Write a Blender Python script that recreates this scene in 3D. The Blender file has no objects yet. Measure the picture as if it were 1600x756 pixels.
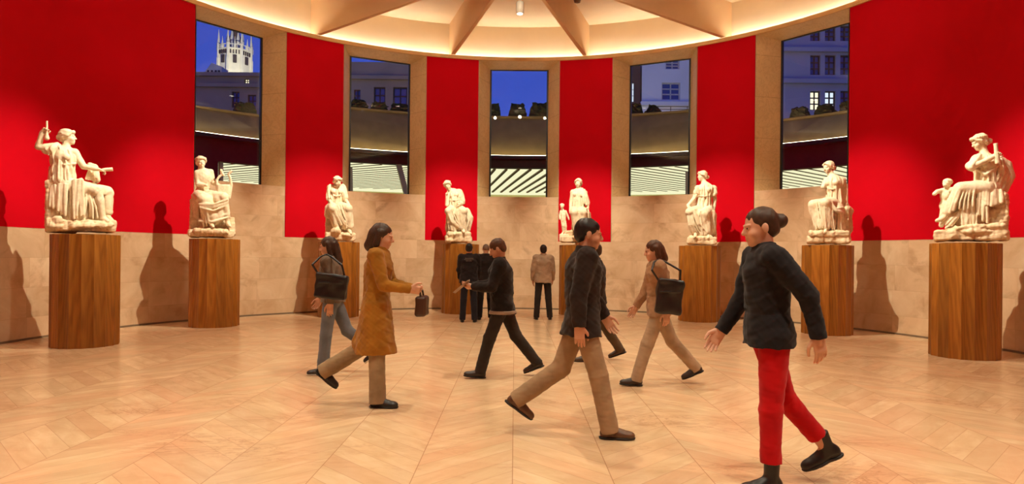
import bpy, bmesh, math, random
import numpy as np
from mathutils import Vector, Matrix

random.seed(7)
SC = bpy.context.scene
COL = SC.collection
PI = math.pi
rad = math.radians

# ------------------------------------------------------------------ camera calibration
FPX, CX, CY, ROLL = 1027.5, 804.3, 396.65, 0.0104
EYE = 1.5
CAMY = -9.883
R = 8.07                      # inner radius of the curved wall
Z_RED, Z_TOP = 1.849, 6.757
BD = [-58.54, -43.23, -32.78, -17.44, -7.23, 8.26, 18.57, 34.21, 44.72, 60.32]


def at(x, y, D):
    """point seen at pixel (x, y) at depth D in front of the camera"""
    c, s = math.cos(ROLL), math.sin(ROLL)
    xx = c * (x - CX) + s * (y - CY)
    yy = -s * (x - CX) + c * (y - CY)
    return Vector((xx / FPX * D, D + CAMY, EYE - yy / FPX * D))


def ground(x, y):
    c, s = math.cos(ROLL), math.sin(ROLL)
    yy = -s * (x - CX) + c * (y - CY)
    D = EYE * FPX / yy
    p = at(x, y, D)
    return Vector((p.x, p.y, 0)), D


# ------------------------------------------------------------------ object helpers
def link(o, parent=None):
    COL.objects.link(o)
    if parent is not None:
        o.parent = parent
    return o


def props(o, label=None, cat=None, group=None, kind=None):
    if label: o['label'] = label
    if cat: o['category'] = cat
    if group: o['group'] = group
    if kind: o['kind'] = kind
    return o


def thing(name, label, cat, loc=(0, 0, 0), rotz=0.0, group=None):
    o = bpy.data.objects.new(name, None)
    o.empty_display_size = 0.2
    link(o)
    o.location = loc
    o.rotation_euler = (0, 0, rotz)
    return props(o, label, cat, group)


def mesh_obj(name, verts, faces, mat, parent=None, smooth=False):
    me = bpy.data.meshes.new(name)
    me.from_pydata([tuple(v) for v in verts], [], faces)
    me.update()
    if smooth:
        me.polygons.foreach_set('use_smooth', [True] * len(me.polygons))
    if mat: me.materials.append(mat)
    return link(bpy.data.objects.new(name, me), parent)


def bm_obj(name, bm, mat, parent=None, smooth=False, bevel=0.0):
    bmesh.ops.recalc_face_normals(bm, faces=bm.faces)
    me = bpy.data.meshes.new(name)
    bm.to_mesh(me); bm.free()
    if smooth:
        me.polygons.foreach_set('use_smooth', [True] * len(me.polygons))
    if mat: me.materials.append(mat)
    o = link(bpy.data.objects.new(name, me), parent)
    if bevel:
        m = o.modifiers.new('bevel', 'BEVEL'); m.width = bevel; m.segments = 2
        m.limit_method = 'ANGLE'
    return o


def bx(bm, c, half, rotz=0.0, M=None):
    vs = []
    for sx in (-1, 1):
        for sy in (-1, 1):
            for sz in (-1, 1):
                v = Vector((sx * half[0], sy * half[1], sz * half[2]))
                v = (M @ v) if M is not None else (Matrix.Rotation(rotz, 3, 'Z') @ v)
                vs.append(bm.verts.new(v + Vector(c)))
    for f in ((0, 1, 3, 2), (4, 6, 7, 5), (0, 4, 5, 1), (2, 3, 7, 6), (0, 2, 6, 4), (1, 5, 7, 3)):
        bm.faces.new([vs[i] for i in f])


def lathe(bm, prof, n=24, c=(0, 0, 0), caps=True, M=None):
    rings = []
    for r, z in prof:
        ring = []
        for i in range(n):
            a = 2 * PI * i / n
            v = Vector((r * math.cos(a), r * math.sin(a), z))
            if M is not None: v = M @ v
            ring.append(bm.verts.new(v + Vector(c)))
        rings.append(ring)
    for a, b in zip(rings, rings[1:]):
        for i in range(n):
            j = (i + 1) % n
            bm.faces.new((a[i], a[j], b[j], b[i]))
    if caps:
        bm.faces.new(rings[0][::-1]); bm.faces.new(rings[-1])


def bar(bm, a, b, w, h=None):
    a, b = Vector(a), Vector(b)
    d = b - a
    q = d.to_track_quat('X', 'Z').to_matrix()
    bx(bm, (a + b) / 2, (d.length / 2, w / 2, (h or w) / 2), M=q)


# ------------------------------------------------------------------ materials
def lin(r, g, b):
    f = lambda c: (c / 12.92 if c <= 0.04045 else ((c + 0.055) / 1.055) ** 2.4)
    return (f(r / 255), f(g / 255), f(b / 255), 1.0)


class NT:
    def __init__(s, name):
        s.m = bpy.data.materials.new(name)
        s.m.use_nodes = True
        s.t = s.m.node_tree
        s.t.nodes.clear()
        s.out = s.n('ShaderNodeOutputMaterial')

    def n(s, typ, **kw):
        nd = s.t.nodes.new(typ)
        for k, v in kw.items():
            if k.startswith('i_'):
                key = k[2:]
                nd.inputs[int(key) if key.isdigit() else key.replace('_', ' ')].default_value = v
            else:
                setattr(nd, k, v)
        return nd

    def l(s, a, b):
        s.t.links.new(a, b)

    def val(s, x):
        return x

    def math(s, op, a, b=None, c=None):
        nd = s.n('ShaderNodeMath', operation=op)
        for i, x in enumerate((a, b, c)):
            if x is None: continue
            if isinstance(x, (int, float)): nd.inputs[i].default_value = x
            else: s.l(x, nd.inputs[i])
        return nd.outputs[0]

    def mix(s, fac, a, b, mode='MIX'):
        nd = s.n('ShaderNodeMix', data_type='RGBA', blend_type=mode)
        for i, x in ((0, fac), (6, a), (7, b)):
            if isinstance(x, (int, float, tuple)): nd.inputs[i].default_value = x
            else: s.l(x, nd.inputs[i])
        return nd.outputs[2]

    def ramp(s, fac, stops):
        nd = s.n('ShaderNodeValToRGB')
        e = nd.color_ramp.elements
        while len(e) < len(stops): e.new(0.5)
        for k, (p, c) in enumerate(stops):
            e[k].position = p
            e[k].color = c if isinstance(c, tuple) else (c, c, c, 1)
        s.l(fac, nd.inputs[0])
        return nd.outputs[0]

    def noise(s, vec=None, scale=5.0, detail=4.0, rough=0.5, dist=0.0):
        nd = s.n('ShaderNodeTexNoise')
        nd.inputs['Scale'].default_value = scale
        nd.inputs['Detail'].default_value = detail
        nd.inputs['Roughness'].default_value = rough
        nd.inputs['Distortion'].default_value = dist
        if vec is not None: s.l(vec, nd.inputs['Vector'])
        return nd.outputs['Fac']

    def coords(s, kind='Object'):
        return s.n('ShaderNodeTexCoord').outputs[kind]

    def mapping(s, vec, scale=(1, 1, 1), loc=(0, 0, 0), rot=(0, 0, 0)):
        nd = s.n('ShaderNodeMapping')
        nd.inputs['Scale'].default_value = scale
        nd.inputs['Location'].default_value = loc
        nd.inputs['Rotation'].default_value = rot
        s.l(vec, nd.inputs['Vector'])
        return nd.outputs[0]

    def sep(s, vec):
        nd = s.n('ShaderNodeSeparateXYZ'); s.l(vec, nd.inputs[0]); return nd.outputs

    def comb(s, x, y, z):
        nd = s.n('ShaderNodeCombineXYZ')
        for i, v in enumerate((x, y, z)):
            if isinstance(v, (int, float)): nd.inputs[i].default_value = v
            else: s.l(v, nd.inputs[i])
        return nd.outputs[0]

    def bsdf(s, col, rough=0.6, spec=0.5, bump=None, bstr=0.2, bdist=0.01, metal=0.0, sheen=0.0, sss=0.0):
        b = s.n('ShaderNodeBsdfPrincipled')
        if isinstance(col, tuple): b.inputs['Base Color'].default_value = col
        else: s.l(col, b.inputs['Base Color'])
        if isinstance(rough, (int, float)): b.inputs['Roughness'].default_value = rough
        else: s.l(rough, b.inputs['Roughness'])
        b.inputs['Specular IOR Level'].default_value = spec
        b.inputs['Metallic'].default_value = metal
        if sheen: b.inputs['Sheen Weight'].default_value = sheen
        if bump is not None:
            bn = s.n('ShaderNodeBump')
            bn.inputs['Strength'].default_value = bstr
            bn.inputs['Distance'].default_value = bdist
            s.l(bump, bn.inputs['Height'])
            s.l(bn.outputs[0], b.inputs['Normal'])
        s.l(b.outputs[0], s.out.inputs[0])
        return s.m


def plain(name, col, rough=0.6, var=0.15, scale=8.0, spec=0.4, bstr=0.1, metal=0.0, bscale=60.0):
    t = NT(name)
    co = t.coords()
    n = t.noise(co, scale, 4)
    dark = tuple(c * (1 - var) for c in col[:3]) + (1,)
    lite = tuple(min(1, c * (1 + var)) for c in col[:3]) + (1,)
    c = t.ramp(n, [(0.3, dark), (0.7, lite)])
    return t.bsdf(c, rough, spec, t.noise(co, bscale, 2), bstr, 0.004, metal)


def cloth(name, col, var=0.18, scale=220.0):
    t = NT(name)
    co = t.coords()
    n = t.noise(co, 6.0, 3)
    w = t.noise(co, scale, 2)
    dark = tuple(c * (1 - var) for c in col[:3]) + (1,)
    lite = tuple(min(1, c * (1 + var)) for c in col[:3]) + (1,)
    c = t.ramp(n, [(0.3, dark), (0.7, lite)])
    return t.bsdf(c, 0.9, 0.15, w, 0.25, 0.002, sheen=0.1)


def emit(name, col, strength):
    t = NT(name)
    e = t.n('ShaderNodeEmission')
    e.inputs[0].default_value = col
    e.inputs[1].default_value = strength
    t.l(e.outputs[0], t.out.inputs[0])
    return t.m


def stone_wall():
    """warm marble slabs: courses 0.49 m high, long slabs, brown veins and blotches"""
    t = NT('wall_stone')
    co = t.coords()
    x, y, z = t.sep(co)
    ang = t.math('MULTIPLY', t.math('ARCTAN2', x, y), R)
    zc = t.math('SUBTRACT', z, 0.37)
    course = t.math('FLOOR', t.math('DIVIDE', zc, 0.4933))
    wn = t.n('ShaderNodeTexWhiteNoise', noise_dimensions='1D'); t.l(course, wn.inputs['W'])
    shift = t.math('MULTIPLY', wn.outputs[0], 3.0)
    u = t.math('DIVIDE', t.math('ADD', ang, shift), 1.25)
    slab = t.math('FLOOR', u)
    wn2 = t.n('ShaderNodeTexWhiteNoise', noise_dimensions='2D')
    t.l(t.comb(slab, course, 0), wn2.inputs['Vector'])
    fu = t.math('FRACT', u)
    fz = t.math('FRACT', t.math('DIVIDE', zc, 0.4933))
    eu = t.math('MINIMUM', fu, t.math('SUBTRACT', 1.0, fu))
    ez = t.math('MINIMUM', fz, t.math('SUBTRACT', 1.0, fz))
    ju = t.math('LESS_THAN', eu, 0.004)
    jz = t.math('LESS_THAN', ez, 0.011)
    joint = t.math('MAXIMUM', ju, jz)
    off = t.n('ShaderNodeVectorMath', operation='SCALE'); off.inputs['Scale'].default_value = 9.0
    t.l(wn2.outputs['Color'], off.inputs[0])
    vec = t.n('ShaderNodeVectorMath', operation='ADD')
    t.l(t.comb(ang, z, 0), vec.inputs[0]); t.l(off.outputs[0], vec.inputs[1])
    n1 = t.noise(vec.outputs[0], 1.6, 6, 0.6, 0.8)
    n2 = t.noise(vec.outputs[0], 2.2, 8, 0.62, 0.9)
    n3 = t.noise(vec.outputs[0], 1.1, 3, 0.5, 1.5)
    base = t.ramp(n1, [(0.3, lin(198, 162, 124)), (0.55, lin(216, 184, 148)), (0.75, lin(226, 200, 166))])
    vein = t.ramp(n2, [(0.47, 0.0), (0.58, 0.6), (0.70, 1.0)])
    where = t.ramp(n3, [(0.50, 0.0), (0.62, 1.0)])
    vm = t.math('MULTIPLY', t.math('MULTIPLY', vein, where), 0.5)
    c = t.mix(vm, base, lin(150, 108, 70))
    tone = t.math('ADD', t.math('MULTIPLY', wn2.outputs[0], 0.12), 0.90)
    tn = t.n('ShaderNodeVectorMath', operation='SCALE'); t.l(c, tn.inputs[0]); t.l(tone, tn.inputs['Scale'])
    c = t.mix(t.math('MULTIPLY', joint, 0.24), tn.outputs[0], lin(168, 128, 95))
    return t.bsdf(c, 0.42, 0.4, n2, 0.05, 0.004)


def stone_plain(name, c0, c1):
    t = NT(name)
    co = t.coords()
    z = t.sep(co)[2]
    n1 = t.noise(co, 1.3, 6, 0.6, 1.0)
    n2 = t.noise(co, 3.2, 8, 0.65, 2.5)
    base = t.ramp(n1, [(0.3, c0), (0.7, c1)])
    vein = t.ramp(n2, [(0.46, 0.0), (0.50, 1.0), (0.54, 0.0)])
    c = t.mix(t.math('MULTIPLY', vein, 0.22), base, lin(140, 98, 60))
    fz = t.math('FRACT', t.math('DIVIDE', t.math('SUBTRACT', z, 0.37), 0.9866))
    jz = t.math('LESS_THAN', t.math('MINIMUM', fz, t.math('SUBTRACT', 1.0, fz)), 0.005)
    c = t.mix(t.math('MULTIPLY', jz, 0.5), c, lin(150, 112, 76))
    return t.bsdf(c, 0.45, 0.35)


def floor_mat():
    """parallel strips 0.67 m wide, laid with 45 degree slabs that mirror from strip to strip"""
    t = NT('floor_marble')
    co = t.coords()
    x, y, z = t.sep(co)
    W = 0.668
    u = t.math('DIVIDE', x, W)
    si = t.math('FLOOR', u)
    fu = t.math('FRACT', u)
    par = t.math('SUBTRACT', t.math('MULTIPLY', t.math('MODULO', t.math('ADD', si, 40.0), 2.0), 2.0), 1.0)   # even -1, odd +1
    lx = t.math('MULTIPLY', fu, W)
    v = t.math('DIVIDE', t.math('SUBTRACT', y, t.math('MULTIPLY', par, lx)), 0.25)
    ti = t.math('FLOOR', v)
    fv = t.math('FRACT', v)
    wn = t.n('ShaderNodeTexWhiteNoise', noise_dimensions='2D')
    t.l(t.comb(si, ti, 0), wn.inputs['Vector'])
    # rotated coords along the slab
    a1 = t.math('ADD', x, t.math('MULTIPLY', par, y))
    a2 = t.math('SUBTRACT', y, t.math('MULTIPLY', par, x))
    sc = t.n('ShaderNodeVectorMath', operation='SCALE'); sc.inputs['Scale'].default_value = 11.0
    t.l(wn.outputs['Color'], sc.inputs[0])
    av = t.n('ShaderNodeVectorMath', operation='ADD')
    t.l(t.comb(t.math('MULTIPLY', a1, 0.8), t.math('MULTIPLY', a2, 2.2), 0), av.inputs[0]); t.l(sc.outputs[0], av.inputs[1])
    n1 = t.noise(av.outputs[0], 2.2, 6, 0.6, 0.6)
    big = t.noise(t.mapping(co, (0.35, 0.8, 1)), 1.0, 5, 0.6, 1.2)
    n2 = t.noise(t.mapping(co, (0.6, 2.4, 1)), 2.2, 8, 0.68, 2.0)
    base = t.ramp(n1, [(0.25, lin(212, 178, 136)), (0.55, lin(224, 192, 152)), (0.8, lin(234, 206, 168))])
    tone = t.math('ADD', t.math('MULTIPLY', wn.outputs[0], 0.12), 0.90)
    base = t.mix(t.math('MULTIPLY', t.ramp(t.sep(wn.outputs['Color'])[1], [(0.55, 0.0), (0.95, 1.0)]), 0.5), base, lin(222, 176, 136))
    tn = t.n('ShaderNodeVectorMath', operation='SCALE'); t.l(base, tn.inputs[0]); t.l(tone, tn.inputs['Scale'])
    c = t.mix(t.math('MULTIPLY', t.ramp(big, [(0.45, 0.0), (0.7, 1.0)]), 0.30), tn.outputs[0], lin(210, 158, 116))
    vein = t.ramp(n2, [(0.455, 0.0), (0.50, 1.0), (0.53, 0.0)])
    where = t.ramp(big, [(0.5, 0.0), (0.66, 1.0)])
    c = t.mix(t.math('MULTIPLY', t.math('MULTIPLY', vein, where), 0.42), c, lin(128, 78, 45))
    eu = t.math('MULTIPLY', t.math('MINIMUM', fu, t.math('SUBTRACT', 1.0, fu)), W)
    ev = t.math('MULTIPLY', t.math('MINIMUM', fv, t.math('SUBTRACT', 1.0, fv)), 0.25 * 0.707)
    ju = t.math('LESS_THAN', eu, 0.0032)
    jv = t.math('MULTIPLY', t.math('LESS_THAN', ev, 0.0022), 0.7)
    j = t.math('MAXIMUM', ju, jv)
    c = t.mix(t.math('MULTIPLY', j, 0.6), c, lin(150, 100, 66))
    rough = t.math('ADD', t.math('MULTIPLY', n1, 0.12), 0.17)
    return t.bsdf(c, rough, 0.42, t.noise(co, 3.0, 3), 0.02, 0.01)


def wood_mat():
    t = NT('oak_wood')
    co = t.coords()
    oi = t.n('ShaderNodeObjectInfo')
    x, y, z = t.sep(co)
    ang = t.math('DIVIDE', t.math('ADD', t.math('ARCTAN2', x, y), PI), 2 * PI / 18)
    st = t.math('FLOOR', ang)
    wn = t.n('ShaderNodeTexWhiteNoise', noise_dimensions='2D')
    t.l(t.comb(st, t.math('MULTIPLY', oi.outputs['Random'], 37.0), 0), wn.inputs['Vector'])
    sc = t.n('ShaderNodeVectorMath', operation='SCALE'); sc.inputs['Scale'].default_value = 17.0
    t.l(wn.outputs['Color'], sc.inputs[0])
    av = t.n('ShaderNodeVectorMath', operation='ADD')
    t.l(t.mapping(co, (1.0, 1.0, 0.085)), av.inputs[0]); t.l(sc.outputs[0], av.inputs[1])
    n1 = t.noise(av.outputs[0], 9.0, 4, 0.55, 1.2)
    wv = t.n('ShaderNodeTexWave', wave_type='BANDS', bands_direction='DIAGONAL')
    wv.inputs['Scale'].default_value = 11.0; wv.inputs['Distortion'].default_value = 7.0
    wv.inputs['Detail'].default_value = 3.0; wv.inputs['Detail Scale'].default_value = 1.2
    t.l(av.outputs[0], wv.inputs['Vector'])
    fine = t.noise(t.mapping(co, (1, 1, 0.03)), 130.0, 2, 0.5)
    f = t.math('ADD', t.math('MULTIPLY', n1, 0.55), t.math('MULTIPLY', wv.outputs['Fac'], 0.22))
    f = t.math('ADD', f, t.math('MULTIPLY', fine, 0.12))
    base = t.ramp(f, [(0.2, lin(130, 76, 20)), (0.5, lin(158, 98, 32)), (0.85, lin(178, 116, 44))])
    tone = t.math('ADD', t.math('MULTIPLY', wn.outputs[0], 0.38), 0.80)
    tn = t.n('ShaderNodeVectorMath', operation='SCALE'); t.l(base, tn.inputs[0]); t.l(tone, tn.inputs['Scale'])
    return t.bsdf(tn.outputs[0], 0.38, 0.4, fine, 0.12, 0.002)


def marble_mat(name='statue_marble', c0=(226, 206, 172), c1=(242, 228, 200), grime=(170, 132, 88), gf=0.5):
    t = NT(name)
    co = t.coords()
    n1 = t.noise(co, 4.0, 6, 0.6, 0.6)
    n2 = t.noise(co, 14.0, 6, 0.7, 1.0)
    base = t.ramp(n1, [(0.3, lin(*c0)), (0.7, lin(*c1))])
    g = t.ramp(n2, [(0.5, 0.0), (0.75, 1.0)])
    c = t.mix(t.math('MULTIPLY', g, gf), base, lin(*grime))
    return t.bsdf(c, 0.55, 0.35, n2, 0.12, 0.006)


def red_mat():
    t = NT('red_paint')
    co = t.coords()
    n = t.noise(co, 0.7, 4, 0.5)
    c = t.ramp(n, [(0.3, lin(188, 0, 18)), (0.7, lin(202, 0, 25))])
    return t.bsdf(c, 0.75, 0.08, t.noise(co, 90, 2), 0.05, 0.002)


def glass_mat(name='window_glass', tint=(0.93, 0.96, 1.0, 1)):
    t = NT(name)
    tr = t.n('ShaderNodeBsdfTransparent'); tr.inputs[0].default_value = tint
    gl = t.n('ShaderNodeBsdfGlossy'); gl.inputs['Roughness'].default_value = 0.0
    fr = t.n('ShaderNodeFresnel'); fr.inputs['IOR'].default_value = 1.42
    mx = t.n('ShaderNodeMixShader')
    t.l(fr.outputs[0], mx.inputs[0]); t.l(tr.outputs[0], mx.inputs[1]); t.l(gl.outputs[0], mx.inputs[2])
    t.l(mx.outputs[0], t.out.inputs[0])
    return t.m


M = dict(
    wall=stone_wall(), floor=floor_mat(), wood=wood_mat(), marble=marble_mat(), red=red_mat(), glass=glass_mat(),
    rock=marble_mat('statue_rock', (214, 186, 146), (234, 212, 178), (158, 118, 76), 0.6),
    jamb=stone_plain('reveal_stone', lin(222, 190, 138), lin(232, 204, 156)),
    ring=plain('ring_trim', lin(214, 172, 112), 0.5, 0.06),
    ceil=plain('ceiling_plaster', lin(238, 218, 184), 0.8, 0.03, 2.0),
    rib=plain('rib_plaster', lin(222, 186, 142), 0.75, 0.03, 2.0),
    dark=plain('dark_metal', lin(36, 33, 32), 0.4, 0.1),
    steel=plain('grey_metal', lin(196, 182, 162), 0.4, 0.05),
    base=plain('base_stone', lin(120, 100, 80), 0.5, 0.1),
    cove=emit('cove_led', (1.0, 0.95, 0.83, 1), 26.0),
    skin=plain('skin', lin(206, 150, 118), 0.55, 0.06, 14.0),
    skin2=plain('skin_fair', lin(216, 164, 134), 0.55, 0.06, 14.0),
    eye=plain('eye_dark', lin(38, 26, 20), 0.2, 0.05),
)


# ------------------------------------------------------------------ sculpting: signed distance fields -> quads
class Sdf:
    def __init__(s, lo, hi, h):
        s.h = h
        s.lo = np.array(lo, np.float32)
        n = np.ceil((np.array(hi) - np.array(lo)) / h).astype(int) + 1
        s.n = n
        s.f = np.full(tuple(n), 9.0, np.float32)
        s.ax = [s.lo[i] + h * np.arange(n[i], dtype=np.float32) for i in range(3)]

    def win(s, lo, hi, m):
        i0 = np.clip(np.floor((np.array(lo) - m - s.lo) / s.h).astype(int), 0, s.n)
        i1 = np.clip(np.ceil((np.array(hi) + m - s.lo) / s.h).astype(int) + 1, 0, s.n)
        if (i1 <= i0).any(): return None, None
        w = tuple(slice(a, b) for a, b in zip(i0, i1))
        X = s.ax[0][w[0]][:, None, None]; Y = s.ax[1][w[1]][None, :, None]; Z = s.ax[2][w[2]][None, None, :]
        return w, (X, Y, Z)

    def put(s, w, d, k, sub=False):
        f = s.f[w]
        if sub:
            b = -d
            h = np.maximum(k - np.abs(f - b), 0) / max(k, 1e-6)
            s.f[w] = np.maximum(f, b) + h * h * k * 0.25
        else:
            h = np.maximum(k - np.abs(f - d), 0) / max(k, 1e-6)
            s.f[w] = np.minimum(f, d) - h * h * k * 0.25

    @staticmethod
    def seg(P, a, b, ra, rb, flat=False):
        X, Y, Z = P
        d = b - a
        L2 = float(d @ d) + 1e-9
        px, py, pz = X - a[0], Y - a[1], Z - a[2]
        t0 = (px * d[0] + py * d[1] + pz * d[2]) / L2
        t = np.clip(t0, 0, 1) if not flat else np.clip(t0, -0.4, 1.4)
        q = np.sqrt((px - t * d[0]) ** 2 + (py - t * d[1]) ** 2 + (pz - t * d[2]) ** 2)
        r = q - (ra + (rb - ra) * np.clip(t0, 0, 1))
        if flat:
            L = math.sqrt(L2)
            r = np.maximum(r, np.maximum((t0 - 1) * L, -t0 * L))
        return r

    def tube(s, pts, rr, k=0.02, sub=False, flat=False):
        pts = [np.array(p, np.float32) for p in pts]
        if isinstance(rr, (int, float)): rr = [rr] * len(pts)
        m = max(rr) + k + 3 * s.h
        A = np.array(pts)
        w, P = s.win(A.min(0), A.max(0), m)
        if w is None: return s
        d = None
        for i in range(len(pts) - 1):
            e = s.seg(P, pts[i], pts[i + 1], rr[i], rr[i + 1], flat)
            d = e if d is None else np.minimum(d, e)
        s.put(w, d, k, sub)
        return s

    def _loc(s, P, c, Rm):
        X, Y, Z = P
        x, y, z = X - c[0], Y - c[1], Z - c[2]
        if Rm is None: return x, y, z
        return tuple(x * Rm[0, i] + y * Rm[1, i] + z * Rm[2, i] for i in range(3))

    def ell(s, c, r, Rm=None, k=0.02, sub=False):
        c = np.array(c, np.float32)
        r = [r] * 3 if isinstance(r, (int, float)) else r
        mm = max(r)
        w, P = s.win(c - mm, c + mm, k + 3 * s.h)
        if w is None: return s
        x, y, z = s._loc(P, c, Rm)
        k0 = np.sqrt((x / r[0]) ** 2 + (y / r[1]) ** 2 + (z / r[2]) ** 2)
        k1 = np.sqrt((x / r[0] ** 2) ** 2 + (y / r[1] ** 2) ** 2 + (z / r[2] ** 2) ** 2) + 1e-6
        s.put(w, k0 * (k0 - 1) / k1, k, sub)
        return s

    def box(s, c, hf, Rm=None, rnd=0.01, k=0.02, sub=False):
        c = np.array(c, np.float32)
        mm = float(np.linalg.norm(hf))
        ext = np.array(hf) if Rm is None else np.array([mm] * 3)
        w, P = s.win(c - ext, c + ext, k + 3 * s.h)
        if w is None: return s
        x, y, z = s._loc(P, c, Rm)
        q = [np.abs(v) - (hh - rnd) for v, hh in zip((x, y, z), hf)]
        o = np.sqrt(sum(np.maximum(v, 0) ** 2 for v in q)) + np.minimum(np.maximum(q[0], np.maximum(q[1], q[2])), 0) - rnd
        s.put(w, o, k, sub)
        return s

    def cone(s, a, b, ra, rb, Rm=None, k=0.02, sub=False, rnd=0.0):
        """elliptical flat-ended cone from a to b; ra, rb = (rx, ry) in the frame Rm (z along the axis)"""
        a, b = np.array(a, np.float32), np.array(b, np.float32)
        d = b - a; L = float(np.linalg.norm(d))
        if Rm is None: Rm = frame_z(d)
        mm = max(max(ra), max(rb))
        w, P = s.win(np.minimum(a, b) - mm, np.maximum(a, b) + mm, k + 3 * s.h)
        if w is None: return s
        x, y, z = s._loc(P, a, Rm)
        t = np.clip(z / L, 0, 1)
        rx = ra[0] + (rb[0] - ra[0]) * t; ry = ra[1] + (rb[1] - ra[1]) * t
        q = np.sqrt((x / rx) ** 2 + (y / ry) ** 2)
        e = (q - 1) * np.minimum(rx, ry)
        o = np.maximum(e + rnd, np.maximum(z - L, -z) + rnd)
        if rnd:
            e2 = np.maximum(e + rnd, 0); z2 = np.maximum(np.maximum(z - L, -z) + rnd, 0)
            o = np.sqrt(e2 ** 2 + z2 ** 2) + np.minimum(o, 0) - rnd
        s.put(w, o, k, sub)
        return s

    def below(s, z0):
        """cut everything under the plane z0"""
        s.f = np.maximum(s.f, (z0 - s.ax[2])[None, None, :])
        return s

    def rough(s, amp, freq, seed=0, stretch=(1, 1, 1), band=None):
        """add bumps with several sine waves in random directions"""
        rng = np.random.RandomState(seed)
        I = np.nonzero(np.abs(s.f) < (band or 3 * s.h + amp * 3))
        X, Y, Z = (s.ax[k][I[k]] * stretch[k] for k in range(3))
        acc = np.zeros(len(X), np.float32)
        for o in range(6):
            v = rng.normal(size=3); v /= np.linalg.norm(v)
            fr = freq * (0.7 + 0.9 * rng.rand())
            ph = rng.rand() * 6.28
            u = rng.normal(size=3) * fr * 0.5
            acc += np.sin(fr * (v[0] * X + v[1] * Y + v[2] * Z) + ph + 1.3 * np.sin(u[0] * X + u[1] * Y + u[2] * Z)).astype(np.float32)
        s.f[I] += amp * acc / 2.4
        return s

    def ripple(s, c, n, amp, seed=0, band=None, twist=0.0, zr=None):
        """hanging folds: waves around a vertical axis at c, wandering with height"""
        rng = np.random.RandomState(seed)
        I = np.nonzero(np.abs(s.f) < (band or 3 * s.h + amp * 4))
        X, Y, Z = (s.ax[k][I[k]] for k in range(3))
        th = np.arctan2(X - c[0], -(Y - c[1]))
        ph = rng.rand(4) * 6.28
        wob = 0.5 * np.sin(5.0 * Z + ph[0]) + 0.35 * np.sin(11.0 * Z + 3 * th + ph[1]) + twist * Z
        a = np.sin(n * (th + 0.25 * wob) + ph[2]) + 0.5 * np.sin(1.9 * n * (th - 0.2 * wob) + ph[3])
        if zr is not None:
            a = a * np.clip((zr[1] - Z) / 0.1, 0, 1) * np.clip((Z - zr[0]) / 0.06, 0, 1)
        s.f[I] += 1.45 * amp * a.astype(np.float32)
        return s

    def minus(s, other, gap=0.0):
        s.f = np.maximum(s.f, gap - other.f)
        return s

    def mesh(s):
        f = s.f
        f[0], f[-1] = 1, 1; f[:, 0], f[:, -1] = 1, 1; f[:, :, 0], f[:, :, -1] = 1, 1
        ins = f < 0
        n = np.array(f.shape)
        cnt = np.zeros(n - 1, np.int8)
        offs = [(i, j, k) for i in (0, 1) for j in (0, 1) for k in (0, 1)]
        for i, j, k in offs:
            cnt += ins[i:n[0] - 1 + i, j:n[1] - 1 + j, k:n[2] - 1 + k]
        act = (cnt > 0) & (cnt < 8)
        ijk = np.argwhere(act)
        if len(ijk) == 0: return np.zeros((0, 3)), np.zeros((0, 4), int)
        idx = np.full(n - 1, -1, np.int32)
        idx[act] = np.arange(len(ijk))
        val = {o: f[ijk[:, 0] + o[0], ijk[:, 1] + o[1], ijk[:, 2] + o[2]] for o in offs}
        acc = np.zeros((len(ijk), 3)); num = np.zeros(len(ijk))
        for a in offs:
            for ax in range(3):
                if a[ax]: continue
                b = list(a); b[ax] = 1; b = tuple(b)
                fa, fb = val[a], val[b]
                m = (fa < 0) != (fb < 0)
                t = fa[m] / (fa[m] - fb[m])
                p = np.tile(np.array(a, float), (m.sum(), 1)); p[:, ax] = t
                acc[m] += p; num[m] += 1
        v = (ijk + acc / num[:, None]) * s.h + s.lo
        quads = []
        for ax in range(3):
            b, c = (ax + 1) % 3, (ax + 2) % 3
            sl0 = [slice(None)] * 3; sl1 = [slice(None)] * 3
            sl0[ax] = slice(0, -1); sl1[ax] = slice(1, None)
            ch = ins[tuple(sl0)] != ins[tuple(sl1)]
            e = np.argwhere(ch)
            e = e[(e[:, b] > 0) & (e[:, c] > 0) & (e[:, b] < n[b] - 1) & (e[:, c] < n[c] - 1)]
            q = []
            for db, dc in ((-1, -1), (0, -1), (0, 0), (-1, 0)):
                g = e.copy(); g[:, b] += db; g[:, c] += dc
                q.append(idx[g[:, 0], g[:, 1], g[:, 2]])
            q = np.stack(q, 1)
            fl = ~ins[e[:, 0], e[:, 1], e[:, 2]]
            q[fl] = q[fl][:, ::-1]
            quads.append(q)
        q = np.concatenate(quads)
        q = q[(q >= 0).all(1)]
        return v, q

    def obj(s, name, mat, parent=None):
        v, q = s.mesh()
        me = bpy.data.meshes.new(name)
        me.vertices.add(len(v)); me.vertices.foreach_set('co', v.astype(np.float32).ravel())
        me.loops.add(q.size); me.loops.foreach_set('vertex_index', q.astype(np.int32).ravel())
        me.polygons.add(len(q)); me.polygons.foreach_set('loop_start', np.arange(0, q.size, 4, dtype=np.int32))
        me.polygons.foreach_set('use_smooth', np.ones(len(q), bool))
        me.update(calc_edges=True); me.validate()
        if mat: me.materials.append(mat)
        return link(bpy.data.objects.new(name, me), parent)


def nrm(v):
    v = np.array(v, float); return v / (np.linalg.norm(v) + 1e-9)


def frame_z(d):
    z = nrm(d)
    x = np.cross([0, 1, 0], z)
    if np.linalg.norm(x) < 1e-3: x = np.cross([1, 0, 0], z)
    x = nrm(x); y = np.cross(z, x)
    return np.stack([x, y, z], 1)


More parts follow.
